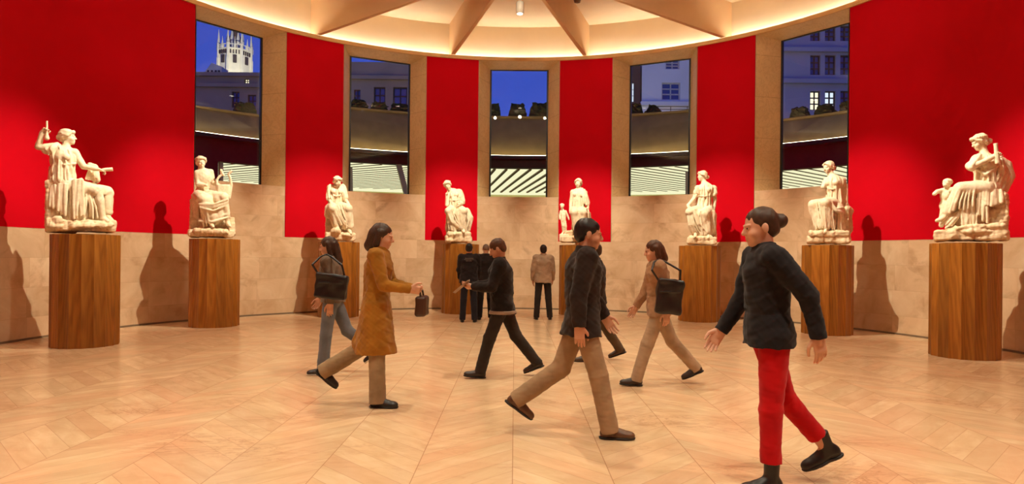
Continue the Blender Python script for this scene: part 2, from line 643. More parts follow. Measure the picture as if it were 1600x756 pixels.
def frame_fu(fwd, up=(0, 0, 1)):
    """columns: right, forward, up"""
    y = nrm(fwd); x = nrm(np.cross(y, up)); z = np.cross(x, y)
    return np.stack([x, y, z], 1)


def sculpt_head(S, c, Rm, g=1.0, k=0.012, neck=None, female=False, nr=0.055):
    c = np.array(c, float)
    p = lambda x, y, z: c + Rm @ (np.array((x, y, z)) * g)
    e = lambda cc, r, k=k, sub=False: S.ell(p(*cc), tuple(v * g for v in r), Rm, k * g, sub)
    e((0, -0.014, 0.030), (0.074, 0.094, 0.085))
    e((0, 0.022, -0.025), (0.060, 0.068, 0.082), 0.02)
    e((0, 0.036, -0.078), (0.043, 0.048, 0.036), 0.02)
    e((0, 0.066, -0.098), (0.016, 0.016, 0.014), 0.015)
    for sx in (-1, 1):
        e((sx * 0.036, 0.058, -0.035), (0.024, 0.026, 0.024), 0.02)
        e((sx * 0.028, 0.094, 0.002), (0.017, 0.014, 0.011), 0.008, True)
        e((sx * 0.029, 0.076, 0.001), (0.013, 0.013, 0.011), 0.004)
        e((sx * 0.075, -0.008, -0.008), (0.010, 0.020, 0.031), 0.006)
        S.tube([p(sx * 0.012, 0.086, 0.018), p(sx * 0.045, 0.076, 0.020)], [0.008 * g, 0.007 * g], 0.008 * g)
    S.tube([p(0, 0.082, 0.014), p(0, 0.104, -0.026)], [0.008 * g, 0.013 * g], 0.008 * g)
    e((0, 0.092, -0.031), (0.018, 0.010, 0.008), 0.006)
    e((0, 0.084, -0.058), (0.023, 0.012, 0.006), 0.004)
    e((0, 0.081, -0.070), (0.020, 0.012, 0.007), 0.004)
    if neck is not None:
        S.tube([p(0, -0.022, -0.06), neck], [nr * g * 0.95, nr * g * 1.05], 0.025 * g)


def sculpt_hand(S, wrist, d, pn, side, curl=0.35, g=1.0, thumb=0.6, k=0.006):
    """wrist: point, d: direction to the fingers, pn: palm normal, side: +1 / -1 which edge carries the thumb"""
    w = np.array(wrist, float)
    d = nrm(d); pn = nrm(np.array(pn) - d * np.dot(pn, d)); x = np.cross(d, pn) * side
    Rm = np.stack([x, d, pn], 1)
    q = lambda a, b, c: w + (x * a + d * b + pn * c) * g
    S.box(q(0, 0.048, 0), (0.039 * g, 0.05 * g, 0.014 * g), Rm, 0.013 * g, 0.012)
    S.tube([w - d * 0.02, q(0, 0.03, 0)], [0.026 * g, 0.024 * g], 0.012)
    for i, (off, ln) in enumerate(((0.030, 0.072), (0.010, 0.080), (-0.010, 0.074), (-0.030, 0.058))):
        p = q(off, 0.092 if abs(off) < 0.02 else 0.088, 0)
        fan = off * 1.6
        ang = 0.0
        pts = [q(off * 0.9, 0.07, 0), p]
        cur = curl * (0.9 + 0.14 * i)
        for sgm in (0.42, 0.33, 0.25):
            ang += cur
            dd = d * math.cos(ang) + pn * math.sin(ang) + x * fan
            p = p + nrm(dd) * ln * sgm * g
            pts.append(p)
        S.tube(pts, [0.0095 * g, 0.0095 * g, 0.009 * g, 0.0082 * g, 0.007 * g], k)
    a, b = q(0.034, 0.022, 0.004), q(0.058, 0.052, 0.014)
    c2 = b + (d * 0.9 + x * 0.25 * thumb + pn * 0.35) * 0.030 * g
    c3 = c2 + (d * 1.0 - x * 0.1 + pn * 0.35) * 0.024 * g
    S.tube([a, b, c2, c3], [0.015 * g, 0.0115 * g, 0.010 * g, 0.008 * g], 0.008)


# ------------------------------------------------------------------ ROOM
def arc_pts(t0, t1, step=1.0):
    n = max(1, int(math.ceil(abs(t1 - t0) / step)))
    return [t0 + (t1 - t0) * i / n for i in range(n + 1)]


def pol(r, t, z):
    a = rad(t)
    return (r * math.sin(a), r * math.cos(a), z)


def plan(r, ext):
    """stadium plan at offset radius r: straight sides from y=-ext to the half circle"""
    pts = [(-r, -ext)]
    pts += [(r * math.sin(rad(t)), r * math.cos(rad(t))) for t in arc_pts(-90, 90, 1.5)]
    pts.append((r, -ext))
    return pts


BACKY = 12.6


def sweep(name, prof, mat, ext=BACKY, parent=None, kind='structure', closed=True):
    """sweep an (offset radius, z) profile along the curved wall"""
    vs, fs = [], []
    rows = []
    for r, z in prof:
        pl = plan(r, ext)
        rows.append(len(vs)); vs += [(x, y, z) for x, y in pl]
    n = len(plan(R, ext))
    m = len(prof)
    for a in range(m if closed else m - 1):
        b = (a + 1) % m
        for i in range(n - 1):
            fs.append((rows[a] + i, rows[a] + i + 1, rows[b] + i + 1, rows[b] + i))
    o = mesh_obj(name, vs, fs, mat, parent)
    if kind and parent is None: o['kind'] = kind
    return o


# floor slab
def slab(name, z0, z1, r, mat):
    pl = plan(r, BACKY + .4)
    bm = bmesh.new()
    lo = [bm.verts.new((x, y, z0)) for x, y in pl]; hi = [bm.verts.new((x, y, z1)) for x, y in pl]
    bm.faces.new(lo); bm.faces.new(hi[::-1])
    for i in range(len(pl)):
        j = (i + 1) % len(pl); bm.faces.new((lo[i], lo[j], hi[j], hi[i]))
    return bm_obj(name, bm, mat)


props(slab('floor', -.2, 0.0, R + .62, M['floor']), kind='structure')

# stone wall with openings; the reveals of the windows are their own objects
WIN = [(BD[0], BD[1]), (BD[2], BD[3]), (BD[4], BD[5]), (BD[6], BD[7]), (BD[8], BD[9])]
REDS = [(-90.0, BD[0]), (BD[1], BD[2]), (BD[3], BD[4]), (BD[5], BD[6]), (BD[7], BD[8]), (BD[9], 90.0)]
Z_SILL = 3.055
PANE_R, PANE_H = 8.62, 0.82
RO = 8.70
vs, fs = [], []


def quad(a, b, c, d):
    i = len(vs); vs.extend((a, b, c, d)); fs.append((i, i + 1, i + 2, i + 3))


br = [-90] + BD + [90]
for a, b in zip(br, br[1:]):
    isw = (a, b) in WIN
    for t0, t1 in zip(arc_pts(a, b), arc_pts(a, b)[1:]):
        quad(pol(R, t0, 0), pol(R, t1, 0), pol(R, t1, Z_RED), pol(R, t0, Z_RED))
        if isw:
            quad(pol(R, t0, Z_RED), pol(R, t1, Z_RED), pol(R, t1, Z_SILL), pol(R, t0, Z_SILL))
            quad(pol(RO, t1, 0), pol(RO, t0, 0), pol(RO, t0, Z_SILL), pol(RO, t1, Z_SILL))
        else:
            quad(pol(R + 0.02, t0, Z_RED), pol(R + 0.02, t1, Z_RED), pol(R + 0.02, t1, Z_TOP), pol(R + 0.02, t0, Z_TOP))
            quad(pol(RO, t1, 0), pol(RO, t0, 0), pol(RO, t0, 7.9), pol(RO, t1, 7.9))
        if isw:
            quad(pol(RO, t1, Z_TOP), pol(RO, t0, Z_TOP), pol(RO, t0, 7.9), pol(RO, t1, 7.9))
wall = mesh_obj('wall_curved', vs, fs, M['wall'])
props(wall, kind='structure')
for sx, nm in ((-1, 'wall_left'), (1, 'wall_right')):
    bm = bmesh.new()
    bx(bm, (sx * (R + 0.3), -BACKY / 2, Z_RED / 2), (0.3, BACKY / 2, Z_RED / 2))
    props(bm_obj(nm, bm, M['wall']), kind='structure')
    bm = bmesh.new()
    bx(bm, (sx * (R + 0.32), -BACKY / 2, (Z_RED + Z_TOP) / 2), (0.3, BACKY / 2, (Z_TOP - Z_RED) / 2))
    o = props(bm_obj('trim_%d' % (20 + sx), bm, M['red']), kind='structure')
bm = bmesh.new()
bx(bm, (0, -BACKY - 0.2, 3.95), (R + 0.7, 0.2, 3.95))
props(bm_obj('wall_back', bm, M['red']), kind='structure')

# red painted panels set flush into the stone
for i, (a, b) in enumerate(REDS):
    vs, fs = [], []
    pts = arc_pts(a + (0.12 if i else 0), b - (0.12 if i < 5 else 0), 1.0)
    prof = [(R - 0.004, Z_RED), (R - 0.004, Z_TOP), (R + 0.018, Z_TOP), (R + 0.018, Z_RED)]
    for t in pts:
        vs += [pol(r, t, z) for r, z in prof]
    for j in range(len(pts) - 1):
        for k in range(4):
            k2 = (k + 1) % 4
            fs.append((j * 4 + k, (j + 1) * 4 + k, (j + 1) * 4 + k2, j * 4 + k2))
    fs.append((0, 1, 2, 3)); e = (len(pts) - 1) * 4; fs.append((e + 3, e + 2, e + 1, e))
    props(mesh_obj('trim_%d' % (i + 1), vs, fs, M['red']), kind='structure')

# windows: splayed stone reveal, thin dark frame, glass pane
ZP0, ZP1 = 3.03, 6.675
for i, (a, b) in enumerate(WIN):
    mid = (a + b) / 2
    Mr = Matrix.Rotation(-rad(mid), 3, 'Z')
    L = lambda x, y, z: tuple(Mr @ Vector((x, y, z)))
    vs, fs = [], []
    hw = (b - a) / 2
    # arc lip points on the wall face
    lip = [Mr @ Vector((R * math.sin(rad(t)), R * math.cos(rad(t)), 0)) for t in arc_pts(-hw, hw, 2.0)]
    lip = [(p.x, p.y) for p in lip]
    n = len(lip)
    pane = []
    for k in range(n):
        pane.append(L(-PANE_H + 2 * PANE_H * k / (n - 1), PANE_R, 0)[:2])
    for k in range(n - 1):
        quad((*lip[k], Z_TOP), (*lip[k + 1], Z_TOP), (*pane[k + 1], ZP1), (*pane[k], ZP1))
        quad((*lip[k + 1], Z_SILL), (*lip[k], Z_SILL), (*pane[k], ZP0), (*pane[k + 1], ZP0))
    quad((*lip[0], Z_SILL), (*lip[0], Z_TOP), (*pane[0], ZP1), (*pane[0], ZP0))
    quad((*lip[-1], Z_TOP), (*lip[-1], Z_SILL), (*pane[-1], ZP0), (*pane[-1], ZP1))
    # outer cheek so that no light leaks round the pane
    out = [(RO * math.sin(rad(mid - hw)), RO * math.cos(rad(mid - hw))), (RO * math.sin(rad(mid + hw)), RO * math.cos(rad(mid + hw)))]
    quad((*pane[0], Z_SILL - .3), (*pane[0], 7.2), (*out[0], 7.2), (*out[0], Z_SILL - .3))
    quad((*pane[-1], 7.2), (*pane[-1], Z_SILL - .3), (*out[1], Z_SILL - .3), (*out[1], 7.2))
    quad((*pane[0], ZP1), (*pane[-1], ZP1), (*pane[-1], 7.2), (*pane[0], 7.2))
    quad((*pane[-1], ZP0), (*pane[0], ZP0), (*pane[0], ZP0 - .35), (*pane[-1], ZP0 - .35))
    w = mesh_obj('window_%d' % (i + 1), vs, fs, M['jamb'])
    props(w, kind='structure')
    bm = bmesh.new()
    fw = 0.022
    zc, hz = (ZP0 + ZP1) / 2, (ZP1 - ZP0) / 2
    for sx in (-1, 1):
        bx(bm, L(sx * (PANE_H - fw), PANE_R + .02, zc), (fw, 0.025, hz), -rad(mid))
    for z in (ZP0 + fw / 2, ZP1 - fw / 2):
        bx(bm, L(0, PANE_R + .02, z), (PANE_H - 2 * fw, 0.024, fw / 2), -rad(mid))
    bm_obj('window_frame', bm, M['dark'], w)
    bm = bmesh.new()
    bx(bm, L(0, PANE_R + .02, zc), (PANE_H - 2 * fw, 0.006, hz - fw), -rad(mid))
    bm_obj('glass_pane', bm, M['glass'], w)

# baseboard shadow joint, ring trim, cove, ceiling
sweep('baseboard_curved', [(R, 0.0), (R - 0.012, 0.0), (R - 0.012, 0.035), (R, 0.035)], M['base'])
ZR = 6.85
sweep('trim_7', [(R + 0.25, Z_TOP), (R - 0.05, Z_TOP), (R - 0.05, ZR), (R - 0.02, ZR), (R - 0.02, Z_TOP + .03), (R + 0.25, Z_TOP + .03)], M['ring'])
ZC = 7.76
band = sweep('wall_cove', [(R + 0.22, Z_TOP), (R + 0.22, ZC), (R + 0.26, ZC), (R + 0.26, Z_TOP)], M['ceil'])
led = sweep('cove_light', [(R + 0.10, Z_TOP + .035), (R + 0.10, Z_TOP + .05), (R + 0.15, Z_TOP + .05), (R + 0.15, Z_TOP + .035)], M['cove'], kind='structure')
props(slab('ceiling', ZC, ZC + .16, R + .62, M['ceil']), kind='structure')

HUB = Vector((0, 2.35))
RIBS = [-89.0, -63.5, -38.0, -12.5, 13.35, 39.4, 64.5, 90.0]
for k, t in enumerate(RIBS):
    e = Vector(((R + 0.23) * math.sin(rad(t)), (R + 0.23) * math.cos(rad(t))))
    d = (e - HUB).normalized(); nn = Vector((-d.y, d.x)) * 0.055
    h0 = HUB + d * 0.5
    vs = []
    for z in (6.86, ZC + .005):
        for p in (e + nn, e - nn, h0 - nn * .6, h0 + nn * .6):
            vs.append((p.x, p.y, z))
    fs = [(3, 2, 1, 0), (4, 5, 6, 7), (0, 1, 5, 4), (1, 2, 6, 5), (2, 3, 7, 6), (3, 0, 4, 7)]
    props(mesh_obj('ceiling_rib', vs, fs, M['rib']), kind='structure')
bm = bmesh.new()
lathe(bm, [(0.62, 6.80), (0.66, 6.84), (0.66, ZC)], 32, (HUB.x, HUB.y, 0))
props(bm_obj('ceiling_hub', bm, M['rib']), kind='structure')
for k in range(2):   # rear part of the ceiling carried on two cross ribs
    bm = bmesh.new(); bx(bm, (0, -3.5 - 5 * k, 7.32), (R, 0.06, 0.445))
    props(bm_obj('ceiling_rib', bm, M['rib']), kind='structure')

# the little spotlight hanging in the middle of the ceiling, and the detector beside it
p = at(812.5, 12, 14.0)
sp = thing('ceiling_spotlight', 'small grey cylindrical spotlight hanging from the middle of the ceiling', 'spotlight', (p.x, p.y, p.z))
bm = bmesh.new(); lathe(bm, [(0.066, -0.13), (0.082, -0.125), (0.085, 0.10), (0.07, 0.125)], 24); bm_obj('housing', bm, M['steel'], sp, True)
bm = bmesh.new(); lathe(bm, [(0.058, -0.138), (0.06, -0.128)], 24); bm_obj('lens', bm, emit('spot_lens', (1, .88, .66, 1), 9.0), sp)
bm = bmesh.new(); lathe(bm, [(0.016, 0.12), (0.016, ZC - p.z)], 12); bm_obj('stem', bm, M['steel'], sp, True)
p = at(902, 12, 16.1); 
sd = thing('smoke_detector', 'small dark round smoke detector on the ceiling between two ribs', 'smoke detector', (p.x, p.y, ZC))
bm = bmesh.new(); lathe(bm, [(0.04, -0.10), (0.075, -0.085), (0.085, -0.03), (0.085, -0.022)], 24); bm_obj('cover', bm, plain('detector_grey', lin(120, 92, 72), .6), sd, True)
bm = bmesh.new(); lathe(bm, [(0.10, -0.024), (0.11, 0.0)], 24); bm_obj('base', bm, plain('detector_base', lin(150, 118, 92), .6), sd, True)
# ------------------------------------------------------------------ OUTSIDE: lit pavilion, roof hedges, houses and the church tower at dusk
def at_r(x, y, r):
    """point seen at pixel (x, y) that lies r metres from the centre of the hall"""
    q = at(x, y, 1.0)
    kx, kz = q.x, q.z - EYE
    # (kx D)^2 + (D + CAMY)^2 = r^2
    a = kx * kx + 1; b = 2 * CAMY; c = CAMY ** 2 - r * r
    D = (-b + math.sqrt(b * b - 4 * a * c)) / (2 * a)
    return at(x, y, D)


def ring(name, prof, t0, t1, mat, parent, step=2.0):
    ts = arc_pts(t0, t1, step)
    vs = [pol(r, t, z) for t in ts for r, z in prof]
    m = len(prof); fs = []
    for i in range(len(ts) - 1):
        for k in range(m):
            k2 = (k + 1) % m
            fs.append((i * m + k, i * m + k2, (i + 1) * m + k2, (i + 1) * m + k))
    fs.append(tuple(range(m))[::-1]); e = (len(ts) - 1) * m; fs.append(tuple(e + k for k in range(m)))
    return mesh_obj(name, vs, fs, mat, parent)


bm = bmesh.new(); bx(bm, (0, 40, -0.35), (90, 90, 0.1))
props(bm_obj('ground', bm, plain('paving_grey', lin(90, 88, 90), .9)), kind='structure')
RB = 12.0
pav = thing('pavilion', 'curved glass-fronted pavilion outside the windows, partly standing in for glass reflections, with lit slatted ceiling', 'building', (0, RB, 0))  # built partly in place of room reflections in the window glass
Mp = dict(par=plain('parapet_render', lin(150, 120, 62), .8, .14, 3.0), fas=plain('fascia_dark', lin(52, 42, 32), .6), mar=plain('reflected_red_wall', lin(110, 22, 26), .6, .1),
          strip=emit('cove_reflection_glow', (1, .86, .52, 1), 16.0), lum=emit('luminous_ceiling', (0.95, 0.88, 0.50, 1), 1.05), slat=plain('slat_wood', lin(88, 70, 34), .6),
          pale=plain('pale_wall', lin(236, 226, 160), .8, .05))


def pring(name, prof, t0, t1, mat):
    o = ring(name, prof, t0, t1, mat, pav); o.location = (0, -RB, 0); return o


ZP = lambda t: 5.64 if abs(t) > 32 else 6.23      # the roof edge steps down towards both ends
for t0, t1 in ((-72, -32), (-32, 32), (32, 72)):
    zt = ZP((t0 + t1) / 2) - .06
    pring('parapet', [(RB + .05, 4.78), (RB + .75, zt), (RB + 1.3, zt), (RB + 1.3, 4.78)], t0, t1, Mp['par'])
    pring('coping', [(RB + .70, zt), (RB + .70, zt + .06), (RB + 1.35, zt + .06), (RB + 1.35, zt)], t0, t1, Mp['par'])
pring('eave', [(RB - .22, 4.64), (RB - .22, 4.742), (RB - .205, 4.742), (RB - .205, 4.72), (RB + 1.3, 4.78), (RB + 1.3, 4.64)], -72, 72, Mp['fas'])
pring('reflection_strip', [(RB - .20, 4.725), (RB - .20, 4.75), (RB - .12, 4.755), (RB - .12, 4.73)], -72, 72, Mp['strip'])  # added glow: stands in for the cove's reflection and warms the parapet
pring('fascia', [(RB, 4.36), (RB, 4.64), (RB + .3, 4.64), (RB + .3, 4.36)], -30, 30, Mp['fas'])
pring('fascia', [(RB, 4.02), (RB, 4.64), (RB + .3, 4.64), (RB + .3, 4.02)], -72, -30, Mp['mar'])  # maroon put in for the room's red wall reflected in the glass
pring('fascia', [(RB, 4.02), (RB, 4.64), (RB + .3, 4.64), (RB + .3, 4.02)], 30, 72, Mp['mar'])  # same maroon in place of the red wall's reflection
pring('lit_ceiling', [(RB + .3, 4.40), (RB + .3, 4.44), (22.5, 4.44), (22.5, 4.40)], -72, 72, Mp['lum'])
pring('rear_wall', [(22.5, -.25), (22.5, 4.44), (22.8, 4.44), (22.8, -.25)], -72, 72, Mp['pale'])
bm = bmesh.new()
for (t0, t1, dr) in ((-13, 13, (-.14, .99)), (13, 70, (.75, .66)), (-70, -13, (-.86, .5))):
    d = Vector(dr).normalized(); nn = Vector((-d.y, d.x))
    for i in range(-70, 70):
        o = Vector((0, 16)) + nn * i * (0.40 if t0 == -13 else 0.46)
        run = None
        for j in range(-120, 121):
            p = o + d * j * 0.2
            r = p.length; th = math.degrees(math.atan2(p.x, p.y))
            ok = RB + .35 < r < 20.6 and t0 <= th <= t1
            if ok and run is None: run = p
            if run is not None and (not ok or j == 120):
                if (p - run).length > .3: bar(bm, (run.x, run.y, 4.37), (p.x, p.y, 4.37), 0.085, 0.05 if t0 == -13 else 0.014)
                run = None
o = bm_obj('ceiling_slats', bm, Mp['slat'], pav); o.location = (0, -RB, 0)
# slanted posts under the eave; a solid maroon piece in place of reflected wall
for (xa, ya, xb, yb, w) in ((621, 250, 634, 300, .16), (548, 262, 549, 306, .09), (1074, 268, 1074, 306, .10), (345, 246, 345, 292, .10)):
    a, b = at_r(xa, ya, RB + .1), at_r(xb, yb, RB + .1)
    d = (b - a) / (b.z - a.z)
    bm = bmesh.new(); bar(bm, a, a + d * (-.2 - a.z), w); o = bm_obj('post', bm, Mp['pale'], pav); o.location = (0, -RB, 0)
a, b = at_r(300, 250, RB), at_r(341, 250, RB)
pring('reflected_wall_pier', [(RB, -.25), (RB, 4.1), (RB + .3, 4.1), (RB + .3, -.25)], math.degrees(math.atan2(a.x, a.y)), math.degrees(math.atan2(b.x, b.y)), Mp['mar'])

# clipped hedges standing on the pavilion roof
HM = plain('hedge_leaves', lin(58, 66, 36), .9, .45, 22.0, .1, .8, bscale=40)
HEDGE = [('clipped dark hedge on the roof edge seen in the first window from the left', 366, 398, 163, 180),
         ('narrow dark hedge at the left edge of the second window', 547, 573, 164, 178), ('dark hedge in the middle of the second window below its tall panes', 579, 604, 164, 177), ('dark hedge at the right edge of the second window', 609, 641, 165, 176),
         ('clipped hedge at the left edge of the middle window against blue sky', 760, 782, 165, 177), ('flat-topped hedge in the centre of the middle window against blue sky', 795, 822, 165, 177), ('wide clipped hedge at the right of the middle window against blue sky', 827, 862, 164, 177),
         ('dark hedge in front of the brown house in the fourth window', 982, 1004, 164, 179), ('small pointed hedge below the pale facade in the fourth window', 1008, 1034, 167, 179),
         ('flat-topped hedge left of the lit panes in the last window', 1237, 1263, 170, 184), ('flat-topped hedge right under the lit panes in the last window', 1276, 1303, 170, 184), ('hedge cut off by the right frame of the last window', 1315, 1340, 172, 184)]
for i, (lab, xa, xb, yt, yb) in enumerate(HEDGE):
    c = at_r((xa + xb) / 2, yb, RB + .97); w = (at_r(xb, yb, RB + .97) - at_r(xa, yb, RB + .97)).length
    zb = ZP(math.degrees(math.atan2(c.x, c.y)))
    tz = at_r((xa + xb) / 2, yt, RB + .97).z - zb
    bm = bmesh.new()
    bmesh.ops.create_cube(bm, size=1.0)
    bmesh.ops.subdivide_edges(bm, edges=bm.edges[:], cuts=5, use_grid_fill=True)
    rng = np.random.RandomState(i)
    for v in bm.verts:
        k = 1.0 - 0.30 * (v.co.z + .5)
        if i == 8: k *= 1.0 - 0.5 * (v.co.z + .5)
        n = rng.normal(size=3) * 0.022
        v.co = Vector((v.co.x * w * k, v.co.y * 0.46 * k, (v.co.z + .5) * max(tz, .25))) + Vector(n) * (1 if v.co.z > -.4 else 0)
    o = bm_obj('clipped_hedge', bm, HM)
    props(o, lab, 'hedge', 'hedges along the pavilion roof')
    o.location = (c.x, c.y, zb + .02); o.rotation_euler = (0, 0, -math.atan2(c.x, c.y))


def house(name, label, cat, D, xa, xb, ytop, mat, wins, pane, frame, lit=(), cornices=(), depth=6.0, yref=140):
    """a facade facing the hall at depth D with recessed windows"""
    a, b = at(xa, yref, D), at(xb, yref, D)
    top = at((xa + xb) / 2, ytop, D).z
    t = thing(name, label, cat, ((a.x + b.x) / 2, D + CAMY, -.25))
    ox, oy, oz = t.location
    # wall cells between the window openings so that the windows are real recesses
    xs, zs = [a.x, b.x], [-.25, top]
    W = []
    for (x0, x1, y0, y1) in wins:
        p, q = at(x0, (y0 + y1) / 2, D), at(x1, (y0 + y1) / 2, D)
        z1, z0 = at((x0 + x1) / 2, y0, D).z, at((x0 + x1) / 2, y1, D).z
        W.append((p.x, q.x, z0, z1)); xs += [p.x, q.x]; zs += [z0, z1]
    xs = sorted(set(xs)); zs = sorted(set(zs))
    bm = bmesh.new()
    for i in range(len(xs) - 1):
        for j in range(len(zs) - 1):
            cx, cz = (xs[i] + xs[i + 1]) / 2, (zs[j] + zs[j + 1]) / 2
            if any(w[0] < cx < w[1] and w[2] < cz < w[3] for w in W): continue
            bx(bm, (cx - ox, 0.2, cz - oz), ((xs[i + 1] - xs[i]) / 2, .2, (zs[j + 1] - zs[j]) / 2))
    bx(bm, (0, .4 + depth / 2, (top - .25) / 2 + .1), ((b.x - a.x) / 2, depth / 2, (top + .25) / 2))
    for yc in cornices:
        z = at((xa + xb) / 2, yc, D).z
        bx(bm, (0, -.12, z - oz), ((b.x - a.x) / 2 + .1, .14, .12))
    bm_obj('facade', bm, mat, t)
    for k, w in enumerate(W):
        f = bmesh.new()
        cx, cz, hx, hz = (w[0] + w[1]) / 2 - ox, (w[2] + w[3]) / 2 - oz, (w[1] - w[0]) / 2, (w[3] - w[2]) / 2
        th = min(.07, hx * .2)
        for sx in (-1, 0, 1): bx(f, (cx + sx * (hx - th / 2), .17, cz), (th / 2, .05, hz))
        for sz in (-1, -.33, .33, 1): bx(f, (cx, .17, cz + sz * (hz - th / 2)), (hx, .045, th / 2))
        fo = bm_obj('window', f, frame, t)
        g = bmesh.new(); bx(g, (cx, .22, cz), (hx, .02, hz)); bm_obj('pane', g, lit[k] if k in lit else pane, fo)
    return t


Mh = dict(bl=plain('pale_plaster', lin(232, 230, 232), .9, .05, .6), br=plain('brown_plaster', lin(170, 146, 124), .9, .1, .6), dk=plain('dark_brick', lin(96, 76, 66), .9, .1, .8),
          fr=plain('window_wood', lin(190, 186, 190), .7), frd=plain('window_dark', lin(60, 52, 54), .7), pane=plain('dusk_pane', lin(70, 84, 150), .08, .1, spec=.8), st=plain('church_stone', lin(226, 216, 188), .9, .12, 1.2, bscale=3.0, bstr=.5))
lit = emit('lit_window', (1.0, .88, .55, 1), 1.3); litw = emit('lit_window_white', (.85, .95, 1.0, 1), .95)
house('house', 'grey house below the lit church tower, one small window lit', 'building', 44, 270, 430, 114, Mh['br'], [(362, 374, 143, 168), (387, 400, 148, 175), (381.5, 389, 123, 133)], Mh['pane'], Mh['frd'], {2: lit}, (134, 117))
house('house', 'dim brown building with three tall paned windows under a cornice', 'building', 42, 520, 665, 97, Mh['br'], [(553, 563, 140, 166), (584, 602, 136, 172), (614, 636, 136, 176)], Mh['pane'], Mh['frd'], {}, (122,))
house('house', 'dark narrow house with a single lit white window', 'building', 41, 955, 1000, 96, Mh['dk'], [(985, 991, 129, 159)], litw, Mh['fr'], {0: litw})
hb = house('house', 'pale blue plastered house with one wide framed window', 'building', 41, 1003, 1120, 60, Mh['bl'], [(1034, 1063, 129, 156), (1040, 1062, 92, 108)], Mh['pane'], Mh['fr'], {}, (163,))
rw = [(1266, 1282, 86, 117), (1289, 1306, 86, 117), (1313, 1330, 86, 117), (1266, 1282, 142, 172), (1289, 1306, 142, 172), (1313, 1330, 142, 172), (1266, 1282, 40, 64), (1289, 1306, 40, 64), (1313, 1330, 40, 64)]
house('house', 'tall blue-grey facade with a grid of windows, two of them lit', 'building', 36, 1195, 1370, -30, plain('grey_plaster', lin(158, 158, 176), .9, .06, .6), rw, Mh['pane'], Mh['frd'], {3: lit, 4: litw}, (79, 128))
# terrace railing on the pavilion in front of the pale house
rl = thing('metal_railing', 'thin dark metal railing in front of the pale blue house', 'railing', at_r(1050, 178, RB + 1.28))
bm = bmesh.new()
for y in (166.5, 170.5): bar(bm, at_r(1022, y, RB + 1.28) - rl.location, at_r(1100, y + .6, RB + 1.28) - rl.location, .02)
bm_obj('rail', bm, M['dark'], rl)
for x in (1022, 1048, 1074, 1100):
    bm = bmesh.new(); p = at_r(x, 166, RB + 1.28) - rl.location; bar(bm, p, (p.x, p.y, 6.235 - rl.location.z), .02); bm_obj('baluster', bm, M['dark'], rl)

# gothic church tower, floodlit
DT = 62
tw = at(367, 107, DT)
t = thing('church_tower', 'floodlit gothic church tower with a crown of pinnacles and dark spire', 'church tower', (tw.x, tw.y, -.25))
u = DT / FPX
zz = lambda y: at(367, y, DT).z + .25
rb_ = 25 * u
bm = bmesh.new()
lathe(bm, [(rb_, 0), (rb_, zz(84)), (rb_ * 1.06, zz(83)), (rb_ * 1.06, zz(81)), (rb_ * .8, zz(81))], 8)
bm_obj('shaft', bm, Mh['st'], t)
for k in range(8):
    a = 2 * PI * (k + .5) / 8
    bm = bmesh.new(); h = zz(62) - zz(107)
    for s_ in (-1, 1):
        pass
    w = rb_ * .42
    c = Vector((rb_ * .93 * math.cos(a), rb_ * .93 * math.sin(a), 0)); Mz = Matrix.Rotation(a - PI / 2, 3, 'Z')
    bx(bm, c + Vector((0, 0, zz(98))), (w * .26, .08, (zz(92) - zz(104)) / 2), M=Mz)
    bm_obj('tracery_window', bm, Mh['frd'], t)
for k in range(16):
    a = 2 * PI * k / 16
    big = k % 2 == 0
    h1 = zz(74 if big else 76); h2 = zz(52 if big else 64); rr = rb_ * (.10 if big else .07)
    x, y = rb_ * 1.0 * math.cos(a), rb_ * 1.0 * math.sin(a)
    bm = bmesh.new(); lathe(bm, [(rr, zz(82)), (rr, h1), (rr * 1.25, h1), (rr * .75, h1 + .1), (rr * .1, h2)], 6, (x, y, 0)); bm_obj('pinnacle', bm, Mh['st'], t)
for k in range(8):
    a = 2 * PI * k / 8
    x, y = rb_ * .45 * math.cos(a), rb_ * .45 * math.sin(a)
    bm = bmesh.new(); rr = rb_ * .10
    lathe(bm, [(rr, zz(81)), (rr, zz(66)), (rr * 1.3, zz(66)), (rr * .1, zz(50 if k % 2 else 46))], 6, (x, y, 0)); bm_obj('pinnacle', bm, Mh['st'], t)
bm = bmesh.new(); lathe(bm, [(rb_ * .34, zz(81)), (rb_ * .34, zz(62)), (rb_ * .38, zz(62)), (rb_ * .04, zz(34))], 8); bm_obj('spire', bm, Mh['dk'], t)
bm = bmesh.new()
for k in range(24):
    a0, a1 = 2 * PI * k / 24, 2 * PI * (k + 1) / 24
    p, q = [Vector((rb_ * 1.02 * math.cos(a), rb_ * 1.02 * math.sin(a), 0)) for a in (a0, a1)]
    bar(bm, p + Vector((0, 0, zz(76))), q + Vector((0, 0, zz(76))), .06); bar(bm, p + Vector((0, 0, zz(81))), p + Vector((0, 0, zz(76))), .05)
bm_obj('parapet', bm, Mh['st'], t)
bm = bmesh.new()
for k in range(8):
    a = 2 * PI * k / 8
    x, y = rb_ * 1.02 * math.cos(a), rb_ * 1.02 * math.sin(a)
    lathe(bm, [(rb_ * .11, 0), (rb_ * .11, zz(96)), (rb_ * .08, zz(95)), (rb_ * .08, zz(80))], 6, (x, y, 0))
bm_obj('buttresses', bm, Mh['st'], t)
bm = bmesh.new()
for k in range(8):
    a = 2 * PI * (k + .5) / 8; Mz = Matrix.Rotation(a - PI / 2, 3, 'Z')
    for off in (-.24, -.08, .08, .24):
        c = Vector((rb_ * .945 * math.cos(a), rb_ * .945 * math.sin(a), 0)) + Mz @ Vector((off * rb_, 0, 0))
        bx(bm, c + Vector((0, 0, zz(87))), (rb_ * .035, .06, (zz(84) - zz(90)) / 2), M=Mz)
